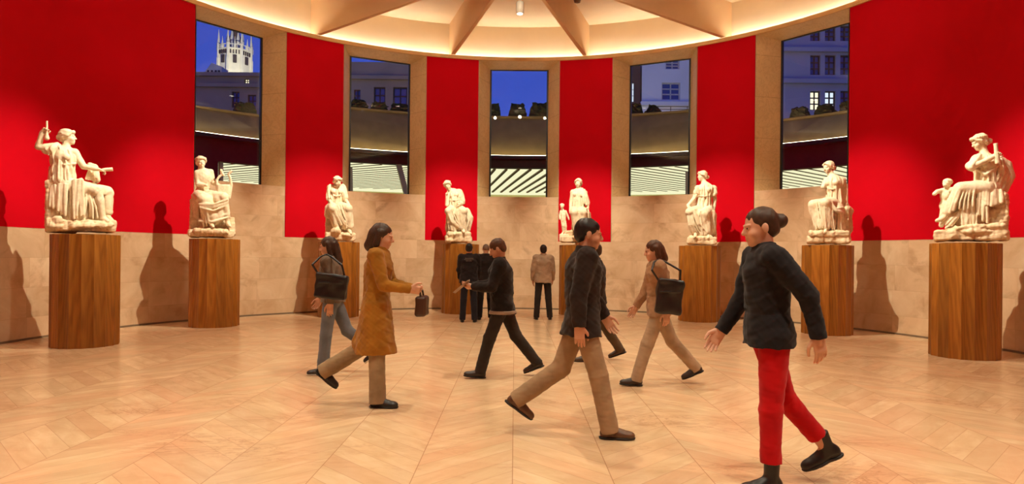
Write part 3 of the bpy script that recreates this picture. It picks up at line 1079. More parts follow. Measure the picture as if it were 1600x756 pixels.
bm_obj('blind_arcade', bm, Mh['frd'], t)
# lower gabled turret of the same church, left of the tower
g = at(333, 150, 54)
t2 = thing('church_gable', 'pale floodlit church gable low to the left of the tower', 'church', (g.x, g.y, -.25))
zg = lambda y: at(333, y, 54).z + .25
ug = 54 / FPX
vs = []
for yy in (0, 1.2):
    for (px, py) in ((-13, 999), (-13, 112), (-3, 98), (13, 104), (13, 999)):
        vs.append((px * ug, yy, 0 if py == 999 else zg(py)))
fs = [(0, 1, 2, 3, 4), (9, 8, 7, 6, 5)] + [(i, (i + 1) % 5 + 5 if False else i + 5, (i + 1) % 5 + 5, (i + 1) % 5) for i in range(5)]
mesh_obj('gable_wall', vs, fs, Mh['st'], t2)
for px in (-8, -2, 4, 9):
    bm = bmesh.new(); bx(bm, (px * ug, -.02, zg(122)), (1.3 * ug, .06, (zg(110) - zg(134)) / 2)); bm_obj('lancet_window', bm, Mh['frd'], t2)


def flood(loc, tgt, e, size=60):
    l = bpy.data.lights.new('flood_light', 'SPOT'); l.energy = e; l.spot_size = rad(size); l.color = (1, .93, .72); l.shadow_soft_size = .2
    o = link(bpy.data.objects.new('flood_light', l)); o.location = loc; o.rotation_euler = (Vector(tgt) - Vector(loc)).to_track_quat('-Z', 'Y').to_euler()


flood((tw.x + 4, tw.y - 7, tw.z - 3), (tw.x, tw.y, tw.z + 1.2), 2600, 50)
flood((g.x - 1, g.y - 4, g.z - 1), (g.x, g.y, g.z + 1), 90, 60)

# unseen fill spots added below the roof line to warm the house fronts
for x, y, tx, D, en in ((-14, 26, -16, 44, 150), (-6, 26, -7.5, 42, 130), (7, 25, 9, 41, 260)):
    l = bpy.data.lights.new('facade_fill', 'SPOT'); l.energy = en; l.spot_size = rad(80); l.color = (1, .84, .6); l.shadow_soft_size = .3
    o = link(bpy.data.objects.new('facade_fill', l)); o.location = (x, y, 5.0); o.rotation_euler = (Vector((tx, D + CAMY, 11)) - Vector((x, y, 5))).to_track_quat('-Z', 'Y').to_euler()

# ------------------------------------------------------------------ PEDESTALS
PED_H = 1.74
PED_R = 0.47
PED_RT = [(6.75, -86.2), (6.85, -61.3), (6.85, -36.8), (6.85, -11.55), (6.85, 13.4), (6.85, 38.7), (6.88, 63.5), (6.93, 88.1)]
PED_T = [t for r, t in PED_RT]
PED_LABEL = [
    'oak stave pedestal under the marble statue that raises one arm',
    'oak stave pedestal under the marble statue holding a lyre',
    'oak stave pedestal under the wreathed marble statue leaning forward with hands in its lap',
    'oak stave pedestal under the marble statue that rests its chin on a hand',
    'oak stave pedestal under the marble statue with a small child figure at its side',
    'oak stave pedestal under the marble statue resting one hand on its raised knee',
    'oak stave pedestal under the marble statue with a broken forearm',
    'oak stave pedestal under the marble statue that holds a scroll upright',
]
peds = []


def make_pedestal():
    ns, sub = 18, 8
    prof = []
    for k in range(ns):
        for j in range(sub):
            a = 2 * PI * (k + j / sub) / ns - PI
            chord = math.cos(PI / ns) / math.cos(2 * PI / ns * (j / sub - 0.5))     # flat stave
            r = PED_R * chord - 0.013 * (1 - (2 * j / sub - 1) ** 2)              # slightly hollowed
            prof.append((r * math.sin(a), r * math.cos(a)))
    n = len(prof)
    zs = [0.0, 0.004, PED_H - 0.012, PED_H - 0.008]
    sc = [0.992, 1.0, 1.0, 0.99]
    vs = [(x * s, y * s, z) for z, s in zip(zs, sc) for x, y in prof]
    fs = []
    for a in range(3):
        for i in range(n):
            j = (i + 1) % n
            fs.append((a * n + i, (a + 1) * n + i, (a + 1) * n + j, a * n + j))
    fs.append(tuple(range(n)))
    fs.append(tuple(range(3 * n, 4 * n))[::-1])
    t = thing('wooden_pedestal', PED_LABEL[0], 'pedestal', (0, 0, 0), 0, 'oak pedestals of the statues')
    mesh_obj('staved_drum', vs, fs, M['wood'], t)
    bm = bmesh.new(); lathe(bm, [(0.33, PED_H - 0.008), (0.33, PED_H)], 32)  # dark disc put in as the shadow gap under the statue
    bm_obj('shadow_gap_disc', bm, M['dark'], t)
    return t


ped0 = make_pedestal()
for k, t in enumerate(PED_T):
    if k == 0: o = ped0
    else:
        o = ped0.copy(); COL.objects.link(o)
        for ch in list(ped0.children):
            c = ch.copy(); COL.objects.link(c); c.parent = o
    o['label'] = PED_LABEL[k]
    o.location = pol(PED_RT[k][0], t, 0)
    o.rotation_euler = (0, 0, -rad(t) + rad(7 * k))
    peds.append(o)

# ------------------------------------------------------------------ STATUES
# joints are given in a plane facing the camera: u to the right, v towards the viewer, z up
class Muse:
    def __init__(s, k, zo, zs, label, h=None):
        s.k = k
        p = pol(PED_RT[k][0], PED_T[k], PED_H)
        s.D = p[1] - CAMY
        s.S = s.D / FPX
        s.pc = at(0, 0, 1)
        # pixel of the pedestal top centre
        c, sn = math.cos(ROLL), math.sin(ROLL)
        xx = p[0] / s.D * FPX; yy = (EYE - p[2]) / s.D * FPX
        s.px = CX + c * xx - sn * yy; s.py = CY + sn * xx + c * yy
        s.zo, s.zs = zo, zs
        az = s.az = math.atan2(p[0], s.D)
        s.base = Vector(p)
        s.root = thing('marble_statue', label, 'statue', p, -az, 'marble statues round the hall')
        s.h = h or max(0.0085, 0.78 * s.S)
        s.lo, s.hi = (-0.75, -0.65, -0.0), (0.75, 0.6, 1.85)

    def P(s, q):
        """zoom coords (zx, zy, v) -> local metres, along the line of sight"""
        v = q[2] if len(q) > 2 else 0.0
        d = at(s.zo[0] + q[0] / s.zs, s.zo[1] + q[1] / s.zs, 1.0) - Vector((0, CAMY, EYE))
        va = Vector((-math.sin(s.az), -math.cos(s.az), 0)); ua = Vector((math.cos(s.az), -math.sin(s.az), 0))
        w = s.base - Vector((0, CAMY, EYE))
        t = (v + w.dot(va)) / d.dot(va)
        o = d * t - w
        return np.array((o.dot(ua), -v, o.z))

    def m(s, z):
        return z / s.zs * s.S

    def new(s):
        return Sdf(s.lo, s.hi, s.h)

    def tube(s, F, pts, rr, k=0.02, **kw):
        return F.tube([s.P(p) for p in pts], rr, k, **kw)

    def ell(s, F, c, r, k=0.02, **kw):
        return F.ell(s.P(c), r, None, k, **kw)

    def folds(s, F, A, B, n, r=0.016, sag=(0, 0, 0), k=0.010, seed=0, jit=0.012):
        """n cloth folds running from polyline A to polyline B"""
        rng = np.random.RandomState(seed)
        A = [s.P(a) for a in A]; B = [s.P(b) for b in B]

        def on(L, t):
            t = t * (len(L) - 1); i = min(int(t), len(L) - 2)
            return L[i] * (1 - (t - i)) + L[i + 1] * (t - i)
        for i in range(n):
            t = (i + 0.5) / n
            a, b = on(A, t), on(B, t)
            a = a + rng.normal(size=3) * jit * 0.4; b = b + rng.normal(size=3) * jit
            mid = (a + b) / 2 + np.array((sag[0], -sag[1], sag[2])) * (0.7 + 0.6 * rng.rand())
            pts = [a, a * .5625 + mid * .375 + b * .0625, mid * .75 + a * .125 + b * .125, a * .0625 + mid * .375 + b * .5625, b]
            rr = r * (0.75 + 0.6 * rng.rand())
            F.tube(pts, [rr * .8, rr, rr * 1.05, rr * 1.05, rr * 0.9], k)

    def body(s, J, g=1.0, chestR=(0.165, 0.115, 0.17), tf=(0, 1, 0), bust=True, neck_r=0.052, head_g=1.02, wreath=None, bun=None, seed=1):
        """marble figure: trunk, neck, head with hair, arms and legs, one surface"""
        F = s.new()
        pv, wa, ch, nk = (s.P(J[k]) for k in ('pelvis', 'waist', 'chest', 'neck'))
        f3 = np.array((tf[0], -tf[1], tf[2]), float)
        Rt = frame_fu(f3, ch - wa)
        F.ell(ch, [v * g for v in chestR], Rt, 0.03)
        Rw = frame_fu(f3, ch - pv)
        F.ell(wa, (0.125 * g, 0.10 * g, 0.13 * g), Rw, 0.05)
        F.ell(pv, (0.175 * g, 0.13 * g, 0.14 * g), Rw, 0.05)
        F.tube([ch + Rt[:, 2] * 0.09 * g, nk], [0.085 * g, 0.055 * g], 0.04)
        if bust:
            for sx in (-1, 1):
                F.ell(ch + Rt @ np.array((sx * 0.075, 0.085, 0.005)) * g, (0.062 * g, 0.058 * g, 0.06 * g), Rt, 0.02)
        hd = s.P(J['head']); hf = J['hf']
        Rh = frame_fu((hf[0], -hf[1], hf[2]), J.get('hu', (0, 0, 1)))
        for arm in ('R', 'L'):
            sh = s.P(J['sh' + arm])
            F.tube([ch + Rt[:, 2] * 0.10 * g, sh], [0.075 * g, 0.062 * g], 0.03)
            pts = [sh] + [s.P(q) for q in J['arm' + arm]]
            F.tube(pts, [0.060 * g, 0.046 * g, 0.033 * g][:len(pts)], 0.015)
            if 'hand' + arm in J:
                q = [s.P(x) for x in J['hand' + arm][:2]]
                sculpt_hand(F, q[0], q[1] - q[0], (J['hand' + arm][2][0], -J['hand' + arm][2][1], J['hand' + arm][2][2]), J['hand' + arm][3], J['hand' + arm][4] if len(J['hand' + arm]) > 4 else 0.4, 0.95)
        for leg in ('R', 'L'):
            pts = [s.P(q) for q in J['leg' + leg]]
            F.tube(pts[:3], [0.105 * g, 0.072 * g, 0.042 * g], 0.02)
            a, t = pts[2], pts[3]
            F.tube([a, (a + t) / 2 - np.array((0, 0, .012)), t], [0.042 * g, 0.040 * g, 0.026 * g], 0.015)
            # calf
            mid = pts[1] * 0.62 + pts[2] * 0.38
            F.ell(mid, (0.06 * g, 0.06 * g, 0.10 * g), frame_z(pts[1] - pts[2]), 0.02)
        F.rough(0.002, 60, seed)
        sculpt_head(F, hd, Rh, head_g, neck=nk + np.array((0, 0, -0.01)), nr=neck_r)
        # hair: wavy cap parted from the face, gathered at the nape
        Hh = s.new()
        c = lambda x, y, z: hd + Rh @ (np.array((x, y, z)) * head_g)
        Hh.ell(c(0, -0.022, 0.035), (0.088 * head_g, 0.104 * head_g, 0.092 * head_g), Rh, 0.01)
        Hh.ell(c(0, -0.07, -0.035), (0.072 * head_g, 0.05 * head_g, 0.05 * head_g), Rh, 0.02)
        if bun is not None:
            Hh.ell(c(*bun), 0.042 * head_g, None, 0.02)
        for sx in (-1, 1):
            Hh.tube([c(0, 0.075, 0.088), c(sx * 0.06, 0.06, 0.06), c(sx * 0.082, 0.01, 0.015), c(sx * 0.07, -0.05, -0.02)], [0.018, 0.022, 0.022, 0.022], 0.012)
        Hh.rough(0.005, 85, seed + 4)
        Hh.ell(c(0, 0.105, -0.045), (0.066 * head_g, 0.07 * head_g, 0.102 * head_g), Rh, 0.01, True)
        s.hairF = Hh
        if wreath:
            n = 22
            for i in range(n):
                a = 2 * PI * i / n
                q = c(0.086 * math.cos(a), -0.012 + 0.100 * math.sin(a), 0.066 + 0.018 * math.sin(a))
                Hh.ell(q, (0.018, 0.018, 0.024), None, 0.006)
        F.obj('figure', M['marble'], s.root)
        Hh.obj('hair', M['marble'], s.root)
        s.F = F
        return F

    def done(s, F, name, mat='marble', rough=0.002, fr=45, seed=3, cut=0.0):
        if mat == 'rock':
            F.rough(rough * 1.5, fr, seed); F.rough(.004, 75, seed + 1)
        elif rough: F.rough(rough, fr, seed)
        F.below(cut)
        F.obj(name, M[mat], s.root)


PL = 0.002  # statues stand on the shadow-gap disc

# 1: arm raised, seen nearly from the side
s = Muse(0, (30, 180), 3.976, 'large marble statue of a seated woman raising one arm with a flute')
J = dict(pelvis=(275, 420, .02), waist=(270, 350, .02), chest=(282, 268, .03), neck=(290, 202, .02), head=(303, 135, .01), hf=(.97, .2, .03),
         shR=(222, 205, .06), armR=[(118, 196, .06), (142, 112, .08)], handR=[(142, 112, .08), (172, 78, .1), (.3, 1, 0), 1, .9],
         shL=(345, 232, .02), armL=[(400, 318, .06), (485, 335, .10)], handL=[(485, 335, .10), (530, 346, .1), (0, .2, -1), -1, .6],
         legR=[(300, 430, .10), (488, 462, .16), (520, 640, .17), (578, 668, .20)], legL=[(300, 425, -.06), (545, 478, -.02), (548, 630, -.02), (585, 660, 0)])
s.body(J, tf=(.8, .62, 0), bun=(0, -.115, -.01))
F = s.new()
s.ell(F, (275, 268, .03), (.172, .13, .16)); s.tube(F, [(275, 300, .03), (268, 400, .03)], [.145, .165])
s.tube(F, [(230, 205, .06), (170, 212, .06)], [.075, .07])
for q in ((150, 232), (178, 245), (205, 262), (222, 285)): s.tube(F, [(q[0] + 8, 205, .09), (q[0], q[1], .09)], [.03, .02], .012)
F.ripple(s.P((270, 300, .03)), 11, .010, 5)
s.tube(F, [(208, 318, .10), (280, 306, .18), (350, 300, .10)], .016, .006)
s.tube(F, [(208, 330, -.06), (200, 410, -.04)], [.05, .055])
s.done(F, 'tunic', rough=.001)
F = s.new()
s.tube(F, [(290, 430, .08), (480, 470, .14)], [.125, .095]); s.tube(F, [(300, 430, -.05), (540, 478, -.02)], [.12, .10])
s.tube(F, [(540, 480, -.02), (545, 595, -.02)], [.10, .075]); s.tube(F, [(430, 500, 0), (450, 640, 0)], [.12, .14])
s.tube(F, [(350, 450, .05), (360, 640, .02)], [.14, .17])
F.ripple(s.P((400, 520, 0)), 13, .007, 2, zr=(.1, .72))
s.folds(F, [(235, 430, .17), (300, 430, .21)], [(238, 590, .19), (296, 600, .21)], 6, .017, seed=1)
s.folds(F, [(190, 440, .12), (290, 430, .2)], [(200, 560, .14), (290, 620, .2)], 7, .02, seed=11)
s.folds(F, [(330, 400, .2), (400, 400, .22)], [(325, 640, .21), (392, 612, .23)], 6, .018, seed=2)
s.folds(F, [(405, 470, .19), (450, 470, .16)], [(400, 630, .2), (500, 640, .18)], 4, .014, (.03, .02, -.05), seed=3)
s.folds(F, [(190, 445, .1), (200, 470, .1)], [(385, 385, .16), (385, 410, .2)], 3, .024, (0, .06, -.05), seed=4)
s.folds(F, [(545, 470, .03), (562, 480, -.05)], [(535, 600, .04), (560, 600, -.05)], 4, .016, seed=5)
s.tube(F, [(440, 308, -.06), (468, 325, -.06), (478, 400, -.06)], [.04, .055, .06]); s.folds(F, [(430, 330, 0), (475, 330, 0)], [(405, 395, .03), (470, 400, .02)], 4, .016, seed=7)
s.done(F, 'drapery', rough=.0015)
F = s.new()
F.box(s.P((262, 570, -.05)), (s.m(78), .19, s.m(160)), None, .04, .03); F.box(s.P((390, 688, 0)), (s.m(178), .23, s.m(36)), None, .03, .03)
s.ell(F, (238, 655, .22), (.07, .05, .07)); s.ell(F, (228, 690, .22), (.1, .06, .06)); s.tube(F, [(340, 690, .24), (560, 682, .24)], [.05, .045]); s.ell(F, (440, 662, .16), (.14, .08, .025))
s.done(F, 'rock_seat', 'rock', .006, 26)
F = s.new(); s.tube(F, [(172, 40, .12), (172, 110, .12), (172, 142, .12)], [.014, .016, .034], .006); s.done(F, 'flute', rough=0)
F = s.new(); s.tube(F, [(515, 340, .11), (582, 335, .12)], [.026, .03], flat=True); s.done(F, 'broken_flute', rough=.001)

# 2: lyre
s = Muse(1, (270, 230), 5.04, 'marble statue of a bare-chested seated figure with a two-horned lyre')
J = dict(pelvis=(240, 375, -.02), waist=(240, 310, 0), chest=(243, 238, .02), neck=(226, 178, .02), head=(222, 118, .03), hf=(.25, .92, -.12), hu=(-.08, 0, 1),
         shR=(192, 205, .04), armR=[(198, 292, .10), (262, 300, .17)], shL=(296, 196, .0), armL=[(322, 282, .02), (365, 300, .10)], handL=[(365, 300, .10), (400, 318, .12), (0, .3, -1), -1],
         legR=[(205, 385, .08), (225, 400, .36), (300, 600, .30), (318, 628, .42)], legL=[(280, 385, .08), (400, 395, .32), (432, 590, .28), (452, 625, .38)])
s.body(J, tf=(.15, 1, 0), bust=False, wreath=True)
F = s.new()
s.tube(F, [(205, 385, .08), (225, 400, .36)], [.125, .10]); s.tube(F, [(280, 385, .08), (400, 395, .32)], [.13, .10])
s.tube(F, [(225, 405, .34), (285, 560, .29)], [.10, .085]); s.tube(F, [(398, 400, .30), (420, 545, .27)], [.10, .08])
s.tube(F, [(290, 420, .18), (330, 560, .16)], [.15, .15]); s.tube(F, [(190, 400, .1), (190, 470, .1)], [.10, .08])
F.ripple(s.P((310, 480, .05)), 12, .006, 3, zr=(.1, .78))
s.folds(F, [(148, 392, .12), (160, 370, .05)], [(370, 352, .18), (380, 385, .25)], 4, .026, (0, .1, 0), seed=1)
s.tube(F, [(260, 415, .3), (310, 540, .27)], [.12, .13]); s.tube(F, [(360, 415, .28), (370, 540, .26)], [.11, .11])
s.folds(F, [(205, 430, .4), (215, 480, .4)], [(420, 400, .37), (425, 470, .35)], 4, .016, (0, .05, -.10), k=.022, seed=2)
s.folds(F, [(200, 560, .3), (210, 590, .3)], [(430, 520, .34), (435, 560, .34)], 3, .016, (0, .05, -.06), k=.022, seed=3)
s.folds(F, [(205, 440, .36), (250, 420, .42)], [(235, 630, .3), (290, 600, .34)], 6, .014, seed=4)
s.folds(F, [(360, 430, .36), (435, 410, .32)], [(360, 590, .3), (430, 560, .3)], 5, .014, seed=6)
s.folds(F, [(155, 400, .12), (200, 400, .2)], [(165, 560, .14), (205, 570, .2)], 5, .017, seed=5)
s.done(F, 'drapery', rough=.0015)
F = s.new()
F.box(s.P((285, 560, -.08)), (s.m(135), .19, s.m(148)), None, .04, .03); F.box(s.P((300, 680, .08)), (s.m(158), .29, s.m(26)), None, .03, .03)
F.box(s.P((460, 625, .2)), (s.m(26), .1, s.m(70)), frame_fu((0, -1, .15)), .02, .02); s.tube(F, [(180, 660, .38), (420, 665, .38)], [.06, .06])
s.done(F, 'rock_seat', 'rock', .006, 26)
F = s.new(); F.box(s.P((398, 345, .16)), (s.m(46), .05, s.m(52)), None, .03, .02); s.tube(F, [(350, 330, .16), (346, 262, .16), (362, 235, .16), (388, 212, .16), (380, 182, .17)], [.03, .025, .022, .024, .028], .01)
s.tube(F, [(382, 182, .17), (402, 222, .17)], [.02, .02]); s.tube(F, [(445, 400, .16), (462, 300, .16), (452, 240, .16), (440, 212, .16), (462, 186, .17)], [.026, .028, .026, .026, .024], .01)
s.tube(F, [(350, 300, .16), (460, 300, .16)], .014)
s.done(F, 'lyre', rough=0)

# 3: leaning forward
s = Muse(2, (480, 260), 5.82, 'wreathed marble statue of a seated woman leaning forward, hands in her lap')
J = dict(pelvis=(262, 352, -.05), waist=(262, 298, .0), chest=(265, 232, .06), neck=(266, 182, .11), head=(275, 137, .18), hf=(.45, .85, -.35),
         shR=(210, 195, .06), armR=[(205, 300, .10), (222, 345, .24)], handR=[(222, 345, .24), (250, 375, .3), (0, .2, -1), 1],
         shL=(322, 198, .05), armL=[(345, 295, .10), (378, 350, .24)], handL=[(378, 350, .24), (355, 372, .3), (0, .2, -1), -1],
         legR=[(225, 365, .08), (232, 378, .38), (278, 560, .30), (262, 592, .44)], legL=[(300, 365, .08), (372, 380, .36), (385, 580, .30), (400, 612, .42)])
s.body(J, tf=(.1, .95, 0), wreath=True)
F = s.new()
s.ell(F, (265, 235, .06), (.18, .12, .15)); s.tube(F, [(264, 260, .03), (262, 350, 0)], [.145, .17])
s.tube(F, [(212, 195, .06), (206, 285, .1)], [.085, .075]); s.tube(F, [(322, 198, .05), (343, 285, .1)], [.085, .075])
F.ripple(s.P((264, 280, .0)), 12, .009, 8)
s.tube(F, [(232, 265, .15), (265, 270, .2), (300, 262, .17)], .014, .006)
s.done(F, 'tunic', rough=.001)
F = s.new()
s.tube(F, [(225, 370, .08), (232, 380, .38)], [.125, .10]); s.tube(F, [(300, 370, .08), (372, 382, .36)], [.13, .10])
s.tube(F, [(232, 385, .36), (262, 520, .30)], [.095, .07]); s.tube(F, [(372, 385, .34), (388, 545, .3)], [.095, .08]); s.tube(F, [(300, 400, .2), (345, 530, .2)], [.13, .13])
s.tube(F, [(200, 380, .1), (190, 440, .1)], [.10, .09])
F.ripple(s.P((300, 450, .05)), 12, .006, 4, zr=(.2, .7))
s.folds(F, [(220, 350, .44), (330, 350, .42)], [(300, 520, .36), (420, 555, .33)], 8, .016, (-.02, .02, -.03), seed=1)
s.folds(F, [(170, 370, .2), (235, 360, .45)], [(230, 570, .28), (265, 500, .38)], 5, .016, seed=2)
s.folds(F, [(345, 370, .42), (400, 375, .3)], [(360, 560, .36), (420, 560, .26)], 5, .016, seed=3)
s.folds(F, [(165, 375, .05), (195, 365, .2)], [(185, 470, .1), (215, 470, .24)], 5, .02, seed=4)
s.done(F, 'drapery', rough=.0015)
F = s.new()
F.box(s.P((285, 510, -.06)), (s.m(112), .19, s.m(135)), None, .04, .03); F.box(s.P((300, 640, .08)), (s.m(128), .29, s.m(36)), None, .04, .03); s.ell(F, (260, 590, .36), (.12, .1, .08)); s.ell(F, (370, 625, .36), (.13, .1, .06))
s.done(F, 'rock_seat', 'rock', .008, 24)

# 4: chin on hand
s = Muse(3, (670, 265), 6.05, 'marble statue of a seated woman resting her bowed head on one hand')
J = dict(pelvis=(252, 368, -.03), waist=(245, 315, 0), chest=(235, 245, .03), neck=(205, 198, .06), head=(178, 148, .11), hf=(-.05, .9, -.35), hu=(-.35, 0, 1),
         shR=(180, 235, .06), armR=[(172, 335, .22), (188, 235, .19)], handR=[(188, 235, .19), (186, 205, .18), (0, 1, .1), 1, .8],
         shL=(290, 215, .0), armL=[(318, 300, .02), (300, 345, .2)], handL=[(300, 345, .2), (280, 338, .26), (-.3, .3, -1), -1, .6],
         legR=[(215, 380, .08), (188, 390, .36), (250, 595, .32), (240, 612, .44)], legL=[(290, 380, .08), (330, 392, .36), (322, 570, .32), (335, 590, .44)])
s.body(J, tf=(-.05, 1, 0), wreath=True)
F = s.new()
s.ell(F, (240, 245, .03), (.175, .12, .16)); s.tube(F, [(242, 280, .02), (252, 365, 0)], [.145, .17])
s.tube(F, [(288, 215, .0), (318, 300, .02)], [.085, .075]); F.ripple(s.P((245, 290, 0)), 12, .009, 9); s.tube(F, [(205, 290, .13), (245, 292, .18), (290, 285, .13)], .014, .006)
s.done(F, 'tunic', rough=.001)
F = s.new()
s.tube(F, [(215, 380, .08), (188, 392, .36)], [.125, .10]); s.tube(F, [(290, 380, .08), (330, 394, .36)], [.13, .10])
s.tube(F, [(188, 395, .34), (232, 540, .3)], [.095, .08]); s.tube(F, [(330, 398, .34), (322, 540, .3)], [.095, .08]); s.tube(F, [(260, 420, .2), (280, 540, .2)], [.13, .14])
s.tube(F, [(360, 390, .1), (385, 455, .1), (365, 560, .1)], [.08, .09, .08])
F.ripple(s.P((265, 450, .05)), 12, .006, 6, zr=(.2, .7))
s.folds(F, [(160, 380, .42), (215, 370, .44)], [(280, 540, .36), (345, 590, .34)], 6, .017, (-.05, .03, -.08), seed=1)
s.folds(F, [(240, 375, .4), (330, 375, .44)], [(290, 540, .36), (360, 590, .34)], 6, .015, (0, .02, -.03), seed=2)
s.folds(F, [(160, 385, .36), (190, 385, .42)], [(195, 570, .3), (235, 570, .34)], 5, .015, seed=3)
s.folds(F, [(340, 375, .3), (365, 385, .1)], [(345, 600, .3), (375, 590, .15)], 5, .018, (.08, .02, .03), seed=4)
s.done(F, 'drapery', rough=.0015)
F = s.new()
F.box(s.P((275, 500, -.08)), (s.m(110), .19, s.m(120)), None, .04, .03); F.box(s.P((280, 655, .08)), (s.m(122), .29, s.m(34)), None, .05, .03); s.tube(F, [(195, 612, .34), (380, 612, .3)], [.07, .06]); s.ell(F, (200, 670, .38), (.1, .08, .05))
s.done(F, 'rock_seat', 'rock', .008, 24)
F = s.new(); s.ell(F, (290, 318, .24), (.075, .07, .075)); s.ell(F, (288, 312, .305), (.03, .02, .035), .01, sub=True); s.done(F, 'theatre_mask', rough=.003)

# 5: with child
s = Muse(4, (850, 265), 6.05, 'marble statue of a seated woman with a small child figure standing beside her')
J = dict(pelvis=(325, 372, -.03), waist=(320, 315, 0), chest=(325, 240, .03), neck=(330, 182, .03), head=(325, 128, .05), hf=(-.2, .95, -.12), hu=(.06, 0, 1),
         shR=(272, 212, .03), armR=[(255, 300, .03), (250, 372, .12)], handR=[(250, 372, .12), (250, 400, .18), (0, .4, -1), 1],
         shL=(385, 218, .02), armL=[(418, 310, .03), (412, 375, .14)], handL=[(412, 375, .14), (415, 402, .2), (0, .4, -1), -1],
         legR=[(290, 385, .08), (285, 405, .36), (308, 590, .30), (295, 615, .42)], legL=[(355, 385, .08), (372, 405, .36), (352, 590, .30), (362, 618, .42)])
s.body(J, tf=(-.05, 1, 0))
F = s.new()
s.ell(F, (325, 240, .03), (.172, .122, .16)); s.tube(F, [(322, 280, .02), (325, 365, 0)], [.14, .17]); F.ripple(s.P((322, 290, 0)), 11, .008, 12)
s.folds(F, [(345, 170, .06), (385, 190, .06)], [(380, 330, .17), (425, 330, .1)], 5, .022, (.02, .05, 0), seed=8)
s.done(F, 'tunic', rough=.001)
F = s.new()
s.tube(F, [(290, 388, .08), (285, 405, .36)], [.12, .098]); s.tube(F, [(355, 388, .08), (372, 405, .36)], [.125, .098])
s.tube(F, [(285, 410, .34), (302, 550, .29)], [.095, .08]); s.tube(F, [(372, 410, .34), (358, 560, .29)], [.095, .085]); s.tube(F, [(325, 430, .2), (330, 580, .18)], [.12, .13])
F.ripple(s.P((328, 470, .05)), 12, .006, 7, zr=(.15, .7))
s.folds(F, [(262, 395, .3), (340, 385, .42)], [(285, 560, .32), (330, 570, .36)], 6, .016, seed=1)
s.folds(F, [(330, 375, .4), (430, 390, .3)], [(345, 570, .36), (420, 590, .22)], 6, .016, seed=2)
s.folds(F, [(265, 385, .2), (280, 365, .15)], [(400, 385, .3), (410, 365, .2)], 3, .022, (0, .12, -.02), seed=3)
s.done(F, 'drapery', rough=.0015)
F = s.new()
F.box(s.P((350, 540, -.08)), (s.m(88), .19, s.m(140)), None, .04, .03); F.box(s.P((310, 660, .06)), (s.m(150), .28, s.m(26)), None, .03, .03); s.ell(F, (330, 640, .34), (.16, .1, .06))
F.box(s.P((240, 630, .05)), (s.m(40), .15, s.m(50)), None, .03, .03)
s.done(F, 'rock_seat', 'rock', .007, 24)
F = s.new()
s.ell(F, (180, 410, .1), (.058, .05, .075)); s.ell(F, (180, 450, .1), (.056, .05, .06), .03); s.tube(F, [(172, 470, .1), (178, 530, .13), (182, 590, .1), (165, 612, .16)], [.04, .034, .024, .02]); s.tube(F, [(192, 470, .1), (205, 535, .12), (205, 595, .1), (195, 615, .16)], [.04, .034, .024, .02])
s.tube(F, [(160, 392, .1), (148, 430, .1), (150, 468, .14)], [.03, .024, .02]); s.tube(F, [(203, 392, .1), (222, 430, .1), (235, 470, .12)], [.03, .024, .02])
s.tube(F, [(180, 392, .1), (172, 368, .11)], [.035, .032])
sculpt_head(F, s.P((170, 345, .12)), frame_fu((-.1, -.95, -.1)), .62)
s.ell(F, (171, 336, .10), (.058, .062, .05), .006); F.rough(.002, 70, 5)
F.box(s.P((190, 645, .1)), (s.m(45), .13, s.m(36)), None, .02, .02)
s.done(F, 'child_figure', rough=0)
F = s.new(); s.tube(F, [(180, 430, .1), (182, 478, .1)], [.066, .06]); F.ripple(s.P((180, 440, .1)), 9, .006, 3); s.done(F, 'child_tunic', rough=0)

# 6: hand on knee, head turned
s = Muse(5, (1050, 255), 5.4, 'marble statue of a woman with turned head, one hand on her raised knee')
J = dict(pelvis=(268, 385, -.03), waist=(274, 310, 0), chest=(284, 225, .03), neck=(270, 165, .02), head=(255, 108, .02), hf=(-.92, .38, -.06),
         shR=(222, 212, .06), armR=[(188, 295, .10), (135, 355, .26)], handR=[(135, 355, .26), (150, 385, .34), (.2, .3, -1), 1],
         shL=(345, 215, -.01), armL=[(362, 310, -.05), (352, 400, -.05)],
         legR=[(225, 395, .08), (150, 405, .36), (200, 590, .28), (195, 622, .40)], legL=[(300, 395, .08), (270, 425, .36), (310, 600, .28), (305, 630, .38)])
s.body(J, tf=(-.15, 1, 0), bun=(0, -.12, -.03))
F = s.new()
s.ell(F, (284, 228, .03), (.18, .125, .165)); s.tube(F, [(280, 260, .02), (272, 320, .0)], [.14, .14]); s.tube(F, [(272, 320, 0), (268, 405, 0)], [.15, .20], .03)
s.tube(F, [(345, 215, -.01), (350, 255, -.01)], [.08, .08]); s.tube(F, [(222, 215, .06), (208, 250, .08)], [.078, .075])
F.ripple(s.P((272, 300, 0)), 13, .010, 14); s.tube(F, [(225, 275, .12), (275, 280, .18), (322, 270, .1)], .014, .006)
s.done(F, 'tunic', rough=.001)
F = s.new()
s.tube(F, [(225, 395, .08), (150, 410, .36)], [.125, .098]); s.tube(F, [(300, 400, .08), (272, 428, .36)], [.13, .098])
s.tube(F, [(150, 415, .34), (190, 560, .28)], [.095, .075]); s.tube(F, [(272, 430, .34), (300, 575, .28)], [.095, .085]); s.tube(F, [(225, 430, .2), (260, 590, .2)], [.14, .15]); s.tube(F, [(335, 420, .1), (340, 580, .1)], [.085, .085])
F.ripple(s.P((250, 480, .05)), 12, .007, 9, zr=(.15, .75))
s.folds(F, [(118, 400, .38), (200, 385, .44)], [(165, 590, .3), (290, 580, .36)], 8, .016, (-.02, .03, -.09), seed=1)
s.folds(F, [(235, 400, .44), (310, 400, .36)], [(245, 600, .34), (330, 600, .3)], 6, .016, seed=2)
s.folds(F, [(310, 405, .25), (362, 420, .05)], [(320, 600, .28), (362, 600, .1)], 5, .018, seed=3)
